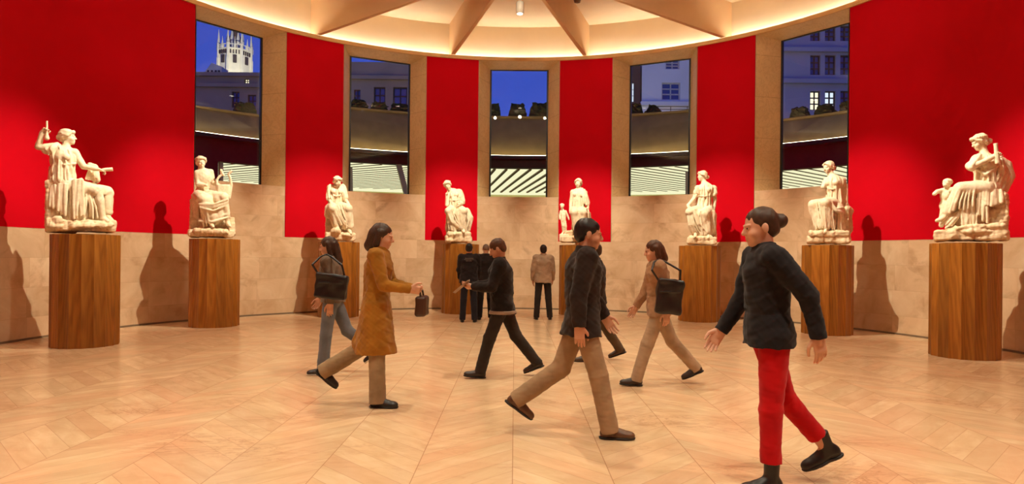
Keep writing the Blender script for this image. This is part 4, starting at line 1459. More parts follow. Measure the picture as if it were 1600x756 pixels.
s.done(F, 'drapery', rough=.0015)
F = s.new()
F.box(s.P((270, 545, -.1)), (s.m(98), .19, s.m(130)), None, .04, .03); F.box(s.P((250, 655, .08)), (s.m(115), .29, s.m(32)), None, .04, .03); s.tube(F, [(190, 632, .34), (330, 632, .32)], [.055, .055]); s.ell(F, (158, 650, .3), (.07, .09, .11))
s.done(F, 'rock_seat', 'rock', .008, 24)

# 7: broken forearm
s = Muse(6, (1250, 240), 5.04, 'marble statue of a seated woman with one broken arm, looking to the side')
J = dict(pelvis=(280, 382, -.03), waist=(265, 315, 0), chest=(262, 235, .03), neck=(245, 168, .02), head=(225, 108, .03), hf=(-.72, .66, -.18),
         shR=(205, 218, .06), armR=[(182, 262, .12)], shL=(328, 208, -.01), armL=[(352, 300, -.04), (335, 405, .02)], handL=[(335, 405, .02), (342, 440, .06), (0, .5, -1), -1],
         legR=[(240, 390, .10), (105, 398, .22), (140, 600, .20), (110, 630, .26)], legL=[(275, 395, .02), (200, 385, .38), (212, 590, .34), (195, 622, .42)])
s.body(J, tf=(-.35, .94, 0), bun=(0, -.125, -.03), wreath=False)
F = s.new()
s.ell(F, (264, 232, .03), (.175, .122, .155)); s.tube(F, [(264, 265, .02), (278, 375, 0)], [.138, .165]); F.ripple(s.P((268, 290, 0)), 12, .008, 17); s.tube(F, [(215, 275, .14), (262, 280, .18), (310, 270, .1)], .014, .006)
s.tube(F, [(328, 210, -.01), (340, 262, -.03)], [.078, .07])
s.done(F, 'tunic', rough=.001)
F = s.new()
s.tube(F, [(245, 390, .08), (105, 402, .22)], [.128, .098]); s.tube(F, [(278, 395, .02), (200, 390, .38)], [.13, .098])
s.tube(F, [(105, 405, .22), (138, 560, .20)], [.095, .075]); s.tube(F, [(202, 395, .36), (212, 560, .33)], [.095, .085]); s.tube(F, [(190, 430, .15), (215, 590, .15)], [.14, .16]); s.tube(F, [(290, 430, .12), (305, 580, .1)], [.12, .12])
F.ripple(s.P((210, 470, .08)), 13, .007, 11, zr=(.15, .75))
s.folds(F, [(80, 395, .2), (160, 375, .36)], [(125, 590, .24), (200, 590, .38)], 7, .015, seed=1)
s.folds(F, [(185, 375, .44), (260, 380, .36)], [(190, 580, .42), (280, 600, .34)], 7, .016, (0, .02, -.03), seed=2)
s.folds(F, [(200, 420, .4), (260, 385, .36)], [(330, 410, .2), (345, 470, .16)], 4, .02, (0, .1, -.10), seed=3)
s.folds(F, [(300, 420, .2), (345, 420, .12)], [(305, 520, .24), (345, 520, .16)], 5, .018, seed=4)
s.folds(F, [(270, 430, .28), (320, 500, .2)], [(250, 600, .32), (335, 600, .22)], 5, .016, seed=5)
s.done(F, 'drapery', rough=.0015)
F = s.new()
F.box(s.P((300, 545, -.08)), (s.m(82), .19, s.m(125)), None, .04, .03); F.box(s.P((222, 678, .1)), (s.m(150), .29, s.m(30)), None, .05, .03); F.box(s.P((225, 635, .1)), (s.m(140), .32, s.m(24)), None, .04, .02)
s.tube(F, [(345, 385, -.02), (385, 450, -.05), (375, 600, -.05)], [.06, .07, .08])
s.done(F, 'rock_seat', 'rock', .009, 24)

# 8: scroll, profile
s = Muse(7, (1440, 195), 3.875, 'large marble statue of a seated woman holding an upright scroll, child beside her knees')
J = dict(pelvis=(405, 378, 0), waist=(395, 315, .01), chest=(390, 245, .03), neck=(378, 170, .02), head=(350, 105, .03), hf=(-.86, .38, -.34),
         shR=(345, 205, .09), armR=[(300, 258, .20), (432, 195, .22)], handR=[(432, 195, .22), (462, 178, .21), (0, 1, .1), 1, .9],
         shL=(462, 215, -.03), armL=[(520, 300, -.06), (485, 390, .04)], handL=[(485, 390, .04), (455, 400, .08), (0, .3, -1), -1],
         legR=[(385, 390, .10), (235, 378, .20), (140, 555, .20), (92, 580, .22)], legL=[(390, 390, -.05), (270, 385, -.02), (195, 600, .05), (150, 625, .08)])
s.body(J, tf=(-.6, .8, 0), bun=(0, -.125, -.03), wreath=True)
F = s.new()
s.ell(F, (395, 245, .03), (.178, .13, .165)); s.tube(F, [(392, 280, .02), (402, 380, 0)], [.14, .17]); s.tube(F, [(345, 208, .09), (305, 250, .18)], [.078, .07])
F.ripple(s.P((395, 300, 0)), 12, .009, 21); s.tube(F, [(335, 270, .12), (390, 300, .18), (455, 255, .12)], .022, .008)
s.done(F, 'tunic', rough=.001)
F = s.new()
s.tube(F, [(390, 385, .09), (238, 385, .20)], [.13, .10]); s.tube(F, [(390, 390, -.05), (270, 390, -.02)], [.13, .10]); s.tube(F, [(235, 390, .18), (160, 530, .18)], [.10, .07]); s.tube(F, [(270, 400, 0), (205, 590, .04)], [.10, .10]); s.tube(F, [(300, 430, .08), (285, 590, .08)], [.13, .15])
F.ripple(s.P((290, 480, .05)), 13, .007, 13, zr=(.15, .75))
s.folds(F, [(205, 400, .28), (330, 375, .24)], [(165, 520, .26), (330, 500, .26)], 6, .016, (-.02, .02, -.05), seed=1)
s.folds(F, [(235, 500, .22), (345, 440, .22)], [(235, 620, .22), (335, 610, .22)], 8, .017, seed=2)
s.folds(F, [(230, 510, .2), (270, 510, .2)], [(120, 600, .2), (200, 612, .22)], 6, .015, seed=3)
s.folds(F, [(340, 380, .2), (400, 380, .2)], [(335, 530, .24), (400, 600, .22)], 6, .018, seed=4)
s.folds(F, [(385, 385, .19), (490, 395, .12)], [(385, 490, .24), (485, 480, .18)], 8, .02, seed=5)
s.tube(F, [(470, 205, -.05), (515, 240, -.1), (536, 310, -.1), (500, 395, -.04)], [.05, .065, .065, .055]); s.folds(F, [(470, 210, .05), (500, 225, -.02)], [(440, 380, .1), (500, 390, .02)], 5, .02, (.05, .02, 0), seed=6)
s.done(F, 'drapery', rough=.0015)
F = s.new()
F.box(s.P((425, 545, -.05)), (s.m(78), .19, s.m(125)), None, .04, .03); F.box(s.P((294, 670, .03)), (s.m(184), .24, s.m(32)), None, .04, .03); s.tube(F, [(160, 632, .18), (240, 626, .24), (480, 612, .24)], [.045, .05, .05]); s.ell(F, (330, 645, .26), (.2, .06, .05))
s.done(F, 'rock_seat', 'rock', .007, 26)
F = s.new(); s.tube(F, [(448, 112, .23), (462, 235, .22)], [.026, .036], flat=True); s.done(F, 'scroll', rough=.001)
F = s.new()
s.ell(F, (148, 425, .0), (.085, .075, .11)); s.ell(F, (145, 490, 0), (.085, .075, .1), .04); s.tube(F, [(140, 500, .02), (125, 560, .04), (120, 610, .04)], [.055, .045, .035]); s.tube(F, [(165, 500, -.02), (165, 560, 0), (168, 610, 0)], [.055, .045, .035])
s.tube(F, [(125, 398, .02), (95, 405, .06), (78, 418, .1)], [.04, .033, .03]); s.tube(F, [(175, 395, .03), (205, 385, .08)], [.042, .035]); s.tube(F, [(150, 395, 0), (154, 375, 0)], [.045, .042])
sculpt_head(F, s.P((154, 355, .02)), frame_fu((-.3, -.75, .5)), .72)
s.ell(F, (158, 345, -.01), (.068, .068, .055), .008); F.rough(.002, 60, 6)
s.done(F, 'child_figure', rough=0)

# ------------------------------------------------------------------ PEOPLE
def fk(pose, g):
    """joints of a figure facing +Y, feet on z = 0"""
    J = {}
    lean = rad(pose.get('lean', 3)); up = np.array((0, math.sin(lean), math.cos(lean))); fw = np.array((0, math.cos(lean), -math.sin(lean)))
    pv = np.zeros(3)
    yaw = rad(pose.get('twist', 0))
    xs = np.array((math.cos(yaw), math.sin(yaw), 0))
    J['pelvis'], J['up'], J['fw'], J['x'] = pv, up, fw, xs
    low = 9
    for sd, nm in ((1, 'R'), (-1, 'L')):
        a, kf, fp = (rad(v) for v in pose['leg' + nm][:3])
        ab = rad(pose['leg' + nm][3]) if len(pose['leg' + nm]) > 3 else rad(1.5)
        hip = pv + np.array((sd * .088, 0, -.03)) * g
        d = lambda t: np.array((sd * math.sin(ab), math.sin(t), -math.cos(t)))
        kn = hip + nrm(d(a)) * .425 * g
        an = kn + nrm(d(a - kf)) * .42 * g
        fr = np.array((sd * .10, math.cos(fp), -math.sin(fp))); fr = nrm(fr)
        fu = nrm(np.array((0, math.sin(fp), math.cos(fp))))
        J['hip' + nm], J['kn' + nm], J['an' + nm], J['ff' + nm], J['fu' + nm] = hip, kn, an, fr, fu
        for q in (an - fu * .085 * g - fr * .06 * g, an - fu * .085 * g + fr * .17 * g): low = min(low, q[2])
    J['chest'] = pv + up * .30 * g
    J['neck'] = pv + up * .505 * g
    hp = rad(pose.get('hpitch', 0) - 6); hy = rad(pose.get('hyaw', 0))
    hf = np.array((-math.sin(hy), math.cos(hy) * math.cos(hp), math.sin(hp)))
    J['hf'] = nrm(hf)
    J['head'] = J['neck'] + (up * .135 + fw * .022) * g
    for sd, nm in ((1, 'R'), (-1, 'L')):
        a, ab, e = (rad(v) for v in pose['arm' + nm][:3])
        inn = pose['arm' + nm][3] if len(pose['arm' + nm]) > 3 else .1
        sh = pv + up * .455 * g + xs * sd * pose.get('shw', .172) * g
        d1 = np.array((sd * math.sin(ab), math.sin(a) * math.cos(ab), -math.cos(a) * math.cos(ab)))
        el = sh + d1 * .285 * g
        d2 = nrm(np.array((-sd * inn * math.sin(max(e, .15)), math.sin(a + e), -math.cos(a + e))) + np.array((sd * math.sin(ab) * .3, 0, 0)))
        wr = el + d2 * .245 * g
        J['sh' + nm], J['el' + nm], J['wr' + nm], J['fd' + nm] = sh, el, wr, d2
    for k in list(J):
        if k not in ('up', 'fw', 'x', 'hf') and k[:2] not in ('ff', 'fu', 'fd'):
            J[k] = J[k] + np.array((0, 0, -low))
    return J


def person(label, px, py, rotz, g, pose, fit, h=None, off=(0, 0)):
    loc, D = ground(px, py)
    J = fk(pose, g)
    r = rad(rotz)
    anchor = np.zeros(3)
    if 'on' in pose:      # the pixel given is where this foot stands
        anchor = J['an' + pose['on']] + J['ff' + pose['on']] * .05 * g
    loc = loc - Vector((math.cos(r) * anchor[0] - math.sin(r) * anchor[1], math.sin(r) * anchor[0] + math.cos(r) * anchor[1], 0))
    root = thing('person', label, 'person', loc, r, fit.get('group'))
    h = h or min(.0085, max(.0055, .8 * D / FPX))
    lo = np.array((-.55, -.85, -.02)) * g; hi = np.array((.55, .85, 1.86)) * g
    new = lambda a=lo, b=hi: Sdf(a, b, h)
    up, fw, x = J['up'], J['fw'], J['x']
    Rt = np.stack([x, nrm(np.cross(up, x)), up], 1)
    # ---- body (skin): one continuous surface
    B = new()
    B.ell(J['chest'], (.145 * g, .095 * g, .19 * g), Rt, .03); B.ell(J['pelvis'] + up * .05 * g, (.14 * g, .095 * g, .13 * g), Rt, .04)
    B.tube([J['shL'], J['neck'] - up * .03 * g, J['shR']], [.05 * g, .055 * g, .05 * g], .03)
    for nm in 'RL':
        B.tube([J['hip' + nm], J['kn' + nm], J['an' + nm]], [.075 * g, .052 * g, .036 * g], .02)
        B.tube([J['an' + nm], J['an' + nm] + J['ff' + nm] * .12 * g - J['fu' + nm] * .055 * g], [.034 * g, .026 * g], .02)
        B.tube([J['sh' + nm], J['el' + nm], J['wr' + nm]], [.045 * g, .037 * g, .027 * g], .02)
        sd = 1 if nm == 'R' else -1
        pn = np.array((-sd * 1.0, 0.15, 0)) if nm not in fit.get('palm', {}) else np.array(fit['palm'][nm])
        d = J['fd' + nm]
        sculpt_hand(B, J['wr' + nm], d, pn, -1 if np.cross(d, pn)[1] * 1 < 0 else 1, fit.get('curl', {}).get(nm, .3), g, k=.004)
    Rh = frame_fu(J['hf'], (0, math.sin(rad(pose.get('lean', 3))) * .5, 1))
    sculpt_head(B, J['head'], Rh, 1.0 * g, neck=J['neck'] - up * .02 * g, nr=.054)
    B.obj('body', fit.get('skin', M['skin']), root)
    hc = lambda a, b, c: J['head'] + Rh @ (np.array((a, b, c)) * g)
    bm = bmesh.new()
    for sx in (-1, 1):
        q = hc(sx * .0295, .0835, .002)
        bmesh.ops.create_uvsphere(bm, u_segments=10, v_segments=6, radius=.0075 * g, matrix=Matrix.Translation(Vector(q)))
    bm_obj('eyes', bm, M['eye'], root, True)
    # ---- hair
    H = Sdf(J['head'] - np.array((.2, .25, .5)) * g, J['head'] + np.array((.2, .2, .2)) * g, h)
    st = fit.get('hair_style', 'short')
    if st == 'shaved':
        H.ell(hc(0, -.016, .032), (.0775 * g, .097 * g, .087 * g), Rh, .01)
    else:
        H.ell(hc(0, -.022, .036), (.081 * g, .101 * g, .090 * g), Rh, .01)
        H.ell(hc(0, -.06, -.02), (.072 * g, .055 * g, .06 * g), Rh, .02)
    if st in ('long', 'bob'):
        ln = .20 if st == 'long' else .11
        H.tube([hc(0, -.065, .0), hc(0, -.095, -ln)], [.075 * g, .06 * g], .02)
        for sx in (-1, 1): H.tube([hc(sx * .07, -.02, .03), hc(sx * .075, -.035, -ln * .8)], [.03 * g, .03 * g], .02)
    if st == 'bun':
        H.ell(hc(0, -.13, .02), (.045 * g, .045 * g, .045 * g), Rh, .015)
    H.rough(.0025, 90, 3, (1, 1, .4))
    H.ell(hc(0, .108, -.040), (.070 * g, .080 * g, .112 * g), Rh, .008, True)
    if st in ('short', 'shaved'): H.box(hc(0, .05, -.10), (.2 * g, .085 * g, .085 * g), Rh, .01, .006, True); H.box(hc(0, -.05, -.16), (.2 * g, .2 * g, .08 * g), Rh, .01, .006, True)
    H.obj('hair', fit['hair'], root)
    # ---- trousers
    T = new()
    tw = fit.get('tw', 1.0)
    T.ell(J['pelvis'] + up * .0 * g, (.150 * g, .110 * g, .14 * g), Rt, .03)
    for nm in 'RL':
        hp_, kn, an = J['hip' + nm], J['kn' + nm], J['an' + nm]
        kb = kn + (an - kn) * .04
        end = an + (an - kn) * fit.get('cuff', .08)
        T.tube([hp_, kn], [.092 * g, .074 * g * tw], .03)
        T.tube([kb, end], [.074 * g * tw, .066 * g * tw * fit.get('flare', 1.0)], .02, flat=True)
        T.ell(kn, .075 * g * tw, None, .01)
    T.rough(.002, 26, 5, (1, 1, .5)); T.rough(.0013, 70, 8, (1, 1, 1.2))
    T.obj('trousers', fit['trousers'], root)
    # ---- shoes
    for nm in 'RL':
        an, fr, fu = J['an' + nm], J['ff' + nm], J['fu' + nm]
        c = an - fu * .085 * g
        Rf = frame_fu(fr, fu)
        S = Sdf(an - np.array((.32, .32, .32)) * g, an + np.array((.32, .32, .3)) * g, min(h, .006))
        q = lambda a, b, z: c + Rf @ (np.array((a, b, z)) * g)
        hl = fit.get('heel', 0)
        S.ell(q(0, .095, .034), (.045 * g, .095 * g, .036 * g), Rf, .02); S.ell(q(0, -.022, .045), (.037 * g, .050 * g, .055 * g), Rf, .02)
        S.tube([q(0, .02, .065), q(0, .09, .045)], [.040 * g, .032 * g], .02)
        S.tube([q(0, .0, .05), q(0, -.005, fit.get('boot', .095))], [.042 * g, .046 * g], .02, flat=True)
        S.ell(q(0, .150, .030), (.038 * g, .042 * g, .028 * g), Rf, .02)
        # flat sole
        X, Y, Z = S.ax[0][:, None, None], S.ax[1][None, :, None], S.ax[2][None, None, :]
        pl = (X - c[0]) * fu[0] + (Y - c[1]) * fu[1] + (Z - c[2]) * fu[2]
        S.f = np.maximum(S.f, .012 * g - pl)
        so = S.obj('shoe', fit['shoes'], root)
        S2 = Sdf(an - np.array((.32, .32, .32)) * g, an + np.array((.32, .32, .3)) * g, min(h, .006))
        S2.ell(q(0, .100, .02), (.048 * g, .100 * g, .05 * g), Rf, .02); S2.ell(q(0, -.025, .02), (.040 * g, .055 * g, .05 * g), Rf, .03)
        S2.f = np.maximum(S2.f, np.maximum(.0 - pl, pl - .019 * g))
        S2.obj('sole', fit.get('sole', M['dark']), so)
    # ---- jacket / coat
    K = new()
    hem = fit.get('hem', .10)             # distance of the hem under the pelvis
    w = fit.get('jw', 1.0)
    hp_pt = J['pelvis'] - np.array((0, 0, 1)) * hem * g
    rx0, ry0 = .178 * w + .05 * max(hem - .15, 0), .135 * w + .12 * max(hem - .15, 0) + fit.get('flare_y', 0)
    K2 = new()
    K2.cone(hp_pt, J['pelvis'] + up * .12 * g, (rx0 * g, ry0 * g), (.165 * w * g, .125 * w * g), Rt if hem < .2 else np.eye(3), .02, rnd=.012)
    K.cone(J['pelvis'] + up * .06 * g, J['chest'] + up * .10 * g, (.166 * w * g, .127 * w * g), (.185 * w * g, .135 * w * g), Rt, .03, rnd=.03)
    K.ell(J['chest'] + up * .06 * g, (.182 * w * g, .132 * w * g, .15 * g), Rt, .03)
    K.tube([J['shL'] - up * .005, J['neck'] - up * .045 * g, J['shR'] - up * .005], [.066 * w * g, .085 * g, .066 * w * g], .04)
    for nm in 'RL':
        hp_, kn = J['hip' + nm], J['kn' + nm]
        q = min(1.0, (hem + .06) / .42) * (.9 if hem > .3 else 1)
        K2.tube([hp_ + np.array((0, 0, .06)) * g, hp_, hp_ + (kn - hp_) * q], [.09 * w * g, .108 * g, (.115 if hem > .3 else .103) * g], .05)
    K2.below(hp_pt[2])
    K.f = np.minimum(K.f, K2.f)
    if 'stripe' in fit:
        S = new(); Z = S.ax[2][None, None, :]; z0 = hp_pt[2] + .012
        S.f = np.maximum(K2.f - .007, np.maximum(z0 - Z, Z - z0 - .04)).astype(np.float32)
        S.obj('hem_stripe', fit['stripe'], root)
    for nm in 'RL':
        sh, el, wr = J['sh' + nm], J['el' + nm], J['wr' + nm]
        K.tube([sh, el], [.074 * w * g, .060 * w * g], .03)
        K.ell(el, .060 * w * g, None, .01)
        K.tube([el, wr + (wr - el) * .02], [.060 * w * g, .046 * w * g], .012, flat=True)
    K.cone(J['neck'] - up * .07 * g, J['neck'] + up * fit.get('collar', .035) * g, (.085 * g, .088 * g), (.066 * g, .070 * g), Rt, .012, rnd=.006)
    K.rough(.005, 24, fit.get('seed', 1), (1, 1, .8)); K.rough(.003, 55, 11, (1, 1, 1.5))
    K.obj(fit.get('top', 'jacket'), fit['jacket'], root)
    return root, J, h


def cm(name, r, g, b, var=.18): return cloth(name, lin(r, g, b), var)


def leather(name, r, g, b): return plain(name, lin(r, g, b), .42, .12, 12.0, .5, .15, bscale=120)


HAIR = dict(brown=plain('hair_brown', lin(66, 44, 30), .5, .25, 40), black=plain('hair_black', lin(30, 23, 20), .45, .25, 40), grey=plain('hair_grey', lin(120, 100, 84), .5, .2, 40), auburn=plain('hair_auburn', lin(84, 50, 28), .5, .25, 40))
blk = leather('shoe_black', 28, 24, 22)
STAND = dict(legR=(0, 1, 0, 3), legL=(-1, 1, 0, 3), lean=1)

# three visitors standing with their backs to us
r4, J4, _ = person('person seen from behind in dark hooded jacket with pale print across the back', 732, 503, 3, 1.0,
       dict(STAND, armR=(14, 8, 30, .3), armL=(10, 9, 28, .3), hpitch=-4, hyaw=-8), dict(jacket=cm('navy_hoodie', 34, 28, 30), trousers=cm('dark_jeans', 34, 34, 42), shoes=blk, hair=HAIR['black'], hem=.10, jw=1.08, collar=.05, seed=2))
bm = bmesh.new()
rng = np.random.RandomState(4)
yb = J4['chest'][1] - .148
for row, (z0, wd) in enumerate(((.135, .17), (.105, .20), (.078, .13))):
    xx = -wd / 2
    while xx < wd / 2:
        ww = .004 + .009 * rng.rand(); bx(bm, (xx + ww / 2, yb + .004, J4['chest'][2] + z0 + .004 * rng.rand()), (ww / 2, .012, .004 + .004 * rng.rand())); xx += ww + .005
bm_obj('back_print', bm, plain('print_white', lin(140, 122, 114), .8), r4)
person('person with close-cropped grey hair seen from behind in black jacket', 758, 499.3, -4, 1.0,
       dict(STAND, armR=(8, 8, 22, .3), armL=(12, 9, 40, .3), hyaw=6, hpitch=-2), dict(jacket=cm('black_jacket', 38, 30, 28), trousers=cm('charcoal_trousers', 36, 32, 32), shoes=blk, hair=HAIR['grey'], hair_style='shaved', hem=.10, jw=1.04, seed=5))
person('person with black hair seen from behind in light grey-beige jacket and dark trousers', 848, 499, 2, 1.0,
       dict(legR=(0, 2, 0, 5), legL=(0, 1, 0, 4), lean=0, armR=(4, 11, 18, .2), armL=(2, 11, 16, .2), hpitch=4), dict(jacket=cm('beige_jacket', 168, 144, 120), trousers=cm('grey_black_trousers', 48, 42, 38), shoes=blk, hair=HAIR['black'], hem=.11, jw=1.10, collar=.055, seed=7))

# woman with the black shoulder bag, walking to the left
r1, J1, h1 = person('person in grey-brown jacket and faded blue jeans walking past the wreathed statue', 498, 586, 90, .985,
       dict(on='L', legL=(7, 3, 0), legR=(-22, 32, 34), armL=(-14, 7, 16), armR=(13, 8, 16), lean=4, hpitch=-4), dict(jacket=cm('taupe_jacket', 118, 100, 84), trousers=cm('faded_jeans', 112, 116, 124), shoes=leather('trainer_dark', 48, 40, 38), sole=plain('sole_white', lin(226, 216, 200), .6), hair=HAIR['brown'], hair_style='long', hem=.06, jw=.95, skin=M['skin2'], flare=1.1, seed=9))


def carried(name, label, cat, root, F, part, mat, strap=None, smat=None):
    t = thing(name, label, cat, root.location, root.rotation_euler[2])
    F.obj(part, mat, t)
    if strap is not None: strap.obj('strap', smat or mat, t)
    return t


def bag(J, side, fwd, z, size, h, lean=0.0, rnd=.03, strap_to='sh'):
    c = J['pelvis'] + np.array((side * .275, fwd, z))
    F = Sdf(c - np.array((.3, .4, .4)), c + np.array((.3, .4, .4)), h)
    Rm = np.array(Matrix.Rotation(lean, 3, 'X'))
    F.box(c, size, Rm, rnd, .01); F.rough(.006, 22, 6)
    F.tube([c + np.array((side * size[0], -size[1] * .7, size[2] * .3)), c + np.array((side * size[0], size[1] * .7, size[2] * .3))], .008, .006)
    S = Sdf(c - np.array((.5, .4, .4)), c + np.array((.5, .4, .9)), h)
    s0 = J['shR' if side > 0 else 'shL'] + np.array((-side * .01, 0, .082))
    a, b = c + np.array((0, -size[1] * .8, size[2] * .9)), c + np.array((0, size[1] * .8, size[2] * .9))
    m1 = s0 + np.array((side * .035, -.07, -.03)); m2 = s0 + np.array((side * .035, .07, -.03))
    mid1 = s0 * .5 + a * .5 + np.array((side * .09, -.10, .0)); mid2 = s0 * .5 + b * .5 + np.array((side * .09, .10, .0))
    S.tube([a, mid1, m1, s0, m2, mid2, b], .012, .004)
    return F, S


bl = leather('bag_black', 24, 20, 22)
F, S = bag(J1, 1, -.05, .14, (.07, .19, .16), h1, .12); 
F, S = bag(J1, -1, -.06, .15, (.06, .19, .15), h1, .12)
carried('shoulder_bag', 'black shoulder bag hanging at the hip of the person in faded jeans', 'bag', r1, F, 'pouch', bl, S)

# mustard coat
r2, J2, h2 = person('person in long mustard coat, beige trousers and black heeled shoes walking to the right', 598, 637, -90, 1.04,
       dict(on='R', legR=(4, 2, 0), legL=(-20, 38, 40), armR=(18, 8, 62, .5), armL=(14, 8, 66, .5), lean=3, hpitch=-6), dict(top='coat', jacket=cm('mustard_coat', 158, 106, 34), trousers=cm('beige_trousers', 150, 124, 92), shoes=blk, hair=HAIR['brown'], hair_style='bob', hem=.47, jw=.96, flare=1.18, cuff=.10, skin=M['skin2'], flare_y=.03, seed=12,
       palm={'R': (-1, .2, .2), 'L': (1, .2, .2)}, curl={'R': .7, 'L': .7}))
c = (J2['wrR'] + J2['wrL']) / 2 + J2['fdR'] * .07 + np.array((0, .045, -.155))
F = Sdf(c - .45, c + .45, h2); F.box(c, (.13, .055, .10), None, .03, .01); F.rough(.005, 24, 2)
S = Sdf(c - .45, c + .45, h2); S.tube([c + np.array((-.10, 0, .09)), c + np.array((-.085, -.01, .15)), c + np.array((.085, -.01, .15)), c + np.array((.10, 0, .09))], .010, .006)
t = thing('handbag', 'dark brown handbag held in front by the person in the mustard coat', 'bag', r2.location, r2.rotation_euler[2])
F.obj('pouch', leather('bag_brown', 70, 42, 26), t); S.obj('handle', leather('bag_handle', 60, 36, 24), t)

# dark coat man striding left, reading a leaflet
r3, J3, h3 = person('person in black jacket with pale hem stripe striding left and reading a leaflet', 744, 591, 90, 1.0,
       dict(on='L', legL=(21, 6, -6), legR=(-22, 16, 22), armR=(24, 6, 62, .5), armL=(20, 6, 66, .5), lean=5, hpitch=-22), dict(jacket=cm('black_coat', 36, 28, 25), trousers=cm('dark_trousers', 52, 44, 38), shoes=leather('shoe_brown_dark', 52, 38, 30), hair=HAIR['auburn'], hem=.16, jw=1.10, seed=15, stripe=cm('stripe_pale', 158, 136, 116),
       palm={'R': (-.3, -.4, 1), 'L': (.3, -.4, 1)}, curl={'R': .6, 'L': .6}))
c = (J3['wrR'] + J3['wrL']) / 2 + J3['fdR'] * .13
lf = thing('leaflet', 'open beige leaflet held in the hands of the person in black', 'leaflet', r3.location, r3.rotation_euler[2])
Rl = Matrix.Rotation(rad(50), 3, 'X')
vs = []; n = 8
for k in range(n + 1):
    xx = -.16 + .32 * k / n; yy = .022 * abs(xx) / .16 + .004 * math.sin(k * 1.4)
    for zz_ in (-.115, .115):
        for th in (0, .004): vs.append(Vector(c) + Rl @ Vector((xx, -zz_ * 0 + th + yy, zz_)))
fs = []
for k in range(n):
    o = 4 * k
    fs += [(o, o + 2, o + 6, o + 4), (o + 1, o + 5, o + 7, o + 3), (o, o + 4, o + 5, o + 1), (o + 2, o + 3, o + 7, o + 6)]
fs += [(0, 1, 3, 2), (4 * n, 4 * n + 2, 4 * n + 3, 4 * n + 1)]
mesh_obj('sheet', vs, fs, plain('paper_beige', lin(176, 148, 122), .8, .12, 9.0), lf)

# man walking right, and the visitor half hidden behind him
person('person in dark brown jacket and beige trousers walking to the right in brown shoes', 962, 686, -90, 1.065,
       dict(on='R', legR=(17, 5, 0), legL=(-20, 34, 36), armR=(-14, 8, 16), armL=(12, 8, 20), lean=3, hpitch=-2), dict(jacket=cm('brown_jacket', 46, 34, 29), trousers=cm('khaki_trousers', 158, 128, 96), shoes=leather('shoe_brown', 92, 60, 36), hair=HAIR['black'], hem=.15, jw=1.08, seed=18, flare=1.05))
person('person in dark clothes walking left, partly hidden behind the person in beige trousers', 912, 565, 90, .98,
       dict(on='L', legL=(12, 4, 0), legR=(-16, 18, 20), armR=(14, 7, 24), armL=(-12, 7, 20), lean=3), dict(jacket=cm('dusk_jacket', 52, 40, 34), trousers=cm('olive_trousers', 92, 74, 54), shoes=leather('shoe_tan', 74, 54, 38), hair=HAIR['brown'], hem=.12, jw=1.02, seed=21))

# light clothes, striding left with black bag
r8, J8, h8 = person('person in pale beige clothes and dark shoes striding to the left', 988, 603, 90, 1.0,
       dict(on='L', legL=(21, 4, -4), legR=(-24, 18, 24), armL=(-16, 7, 16), armR=(13, 7, 18), lean=5, hpitch=-5), dict(jacket=cm('sand_jacket', 172, 132, 98), trousers=cm('pale_trousers', 176, 150, 122), shoes=leather('shoe_dark', 58, 44, 36), hair=HAIR['auburn'], hair_style='bob', hem=.12, jw=1.0, skin=M['skin2'], seed=24))
F, S = bag(J8, -1, -.05, .12, (.055, .15, .20), h8, .10)
carried('shoulder_bag', 'black shoulder bag carried by the person in pale beige clothes', 'bag', r8, F, 'pouch', leather('bag_black2', 34, 28, 26), S)

# red trousers, close to us
person('person in black jacket, bright red trousers and black boots closest to the viewer', 1192, 770, 90, 1.06,
       dict(on='L', legL=(3, 3, 0), legR=(-19, 22, 26), armL=(-38, 12, 26), armR=(14, 8, 18), lean=4, hpitch=-3), dict(jacket=cm('black_knit', 34, 30, 32), trousers=cm('red_trousers', 186, 12, 18), shoes=blk, boot=.19, cuff=-.22, hair=HAIR['brown'], hair_style='bun', hem=.09, jw=.98, tw=.92, flare_y=.02, skin=M['skin2'], seed=27))

# ------------------------------------------------------------------ LIGHT
WARM = (1.0, 0.905, 0.69)


def spot(name, loc, tgt, power, size, blend=0.5, radius=0.05, col=WARM):
    l = bpy.data.lights.new(name, 'SPOT')
    l.energy = power; l.spot_size = rad(size); l.spot_blend = blend; l.shadow_soft_size = radius; l.color = col
    o = link(bpy.data.objects.new(name, l)); o.location = loc
    o.rotation_euler = (Vector(tgt) - Vector(loc)).to_track_quat('-Z', 'Y').to_euler()
    return o


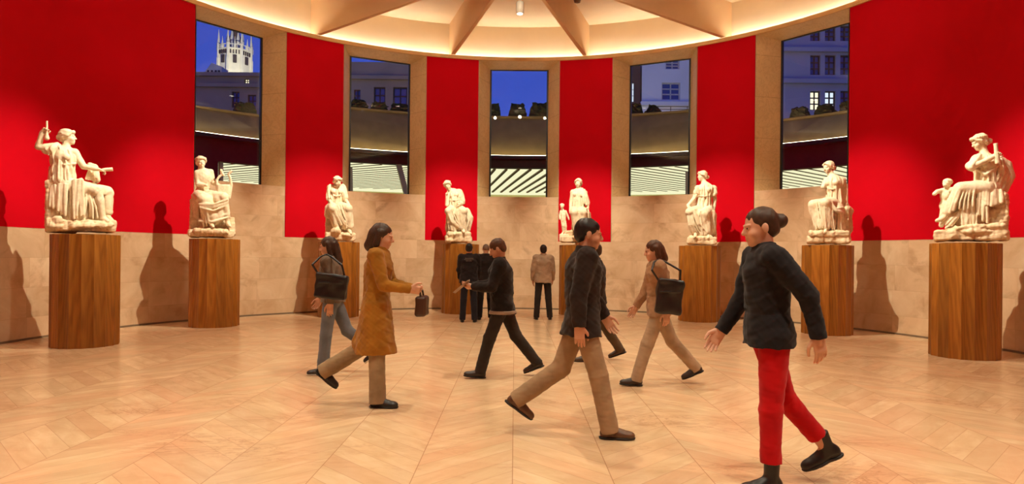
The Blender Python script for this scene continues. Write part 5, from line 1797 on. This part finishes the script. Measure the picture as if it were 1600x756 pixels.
SP_A = [-94, -51, -32, -10, 11, 30, 66, 92]
for k, t in enumerate(PED_T):
    tt = 0.5 * t + 0.5 * SP_A[k]
    src = pol(3.15, tt, 6.8)
    spot('statue_spot', src, pol(6.95, t, 2.7), 1900, 38, 1.0, 0.04)
for x, y in ((-4.5, -1.5), (0, -2.5), (4.5, -1.5), (-5, -6), (0, -6.5), (5, -6), (-2.6, -8.6), (2.6, -8.6), (-2.2, 2.2), (2.2, 2.2)):
    spot('floor_fill', (x, y, 6.75), (x, y, 0), 540, 98, 0.8, 0.05)  # unseen fill spots added under the ceiling to brighten the floor
for a, b in WIN:  # unseen fill added to lift the window reveals and upper wall
    m = (a + b) / 2
    spot('wall_fill', pol(2.2, m, 6.7), pol(R, m, 5.9), 150, 75, 1.0, 0.05)
for t in (-80, 80):  # same added fill towards both ends of the curve
    spot('wall_fill', pol(2.2, t, 6.7), pol(R, t, 5.9), 90, 75, 1.0, 0.05)

W = bpy.data.worlds.new('dusk'); SC.world = W
W.use_nodes = True
nt = W.node_tree; nt.nodes.clear()
tc = nt.nodes.new('ShaderNodeTexCoord'); sx = nt.nodes.new('ShaderNodeSeparateXYZ')
rp = nt.nodes.new('ShaderNodeValToRGB'); bg = nt.nodes.new('ShaderNodeBackground'); ou = nt.nodes.new('ShaderNodeOutputWorld')
nt.links.new(tc.outputs['Generated'], sx.inputs[0]); nt.links.new(sx.outputs[2], rp.inputs[0])
rp.color_ramp.elements[0].position = 0.0; rp.color_ramp.elements[0].color = lin(96, 112, 190)
rp.color_ramp.elements[1].position = 0.55; rp.color_ramp.elements[1].color = lin(28, 52, 150)
e = rp.color_ramp.elements.new(0.2); e.color = lin(54, 78, 172)
nt.links.new(rp.outputs[0], bg.inputs[0]); bg.inputs[1].default_value = 1.15
nt.links.new(bg.outputs[0], ou.inputs[0])

cam = bpy.data.cameras.new('camera')
co = link(bpy.data.objects.new('camera', cam))
cam.sensor_fit = 'HORIZONTAL'; cam.sensor_width = 36.0
cam.lens = FPX / 1600 * 36.0
cam.shift_x = -(CX - 800) / 1600
cam.shift_y = (CY - 378) / 1600
cam.clip_start = 0.05; cam.clip_end = 500
co.location = (0, CAMY, EYE)
co.rotation_euler = (Matrix.Rotation(rad(90), 4, 'X') @ Matrix.Rotation(ROLL, 4, 'Z')).to_euler()
SC.camera = co
SC.view_settings.view_transform = 'Standard'
SC.view_settings.look = 'None'
SC.view_settings.gamma = 1.0
SC.view_settings.exposure = 0.2
SC.view_settings.use_curve_mapping = False
SC.cycles.use_denoising = True
SC.cycles.max_bounces = 8
SC.cycles.sample_clamp_indirect = 6.0
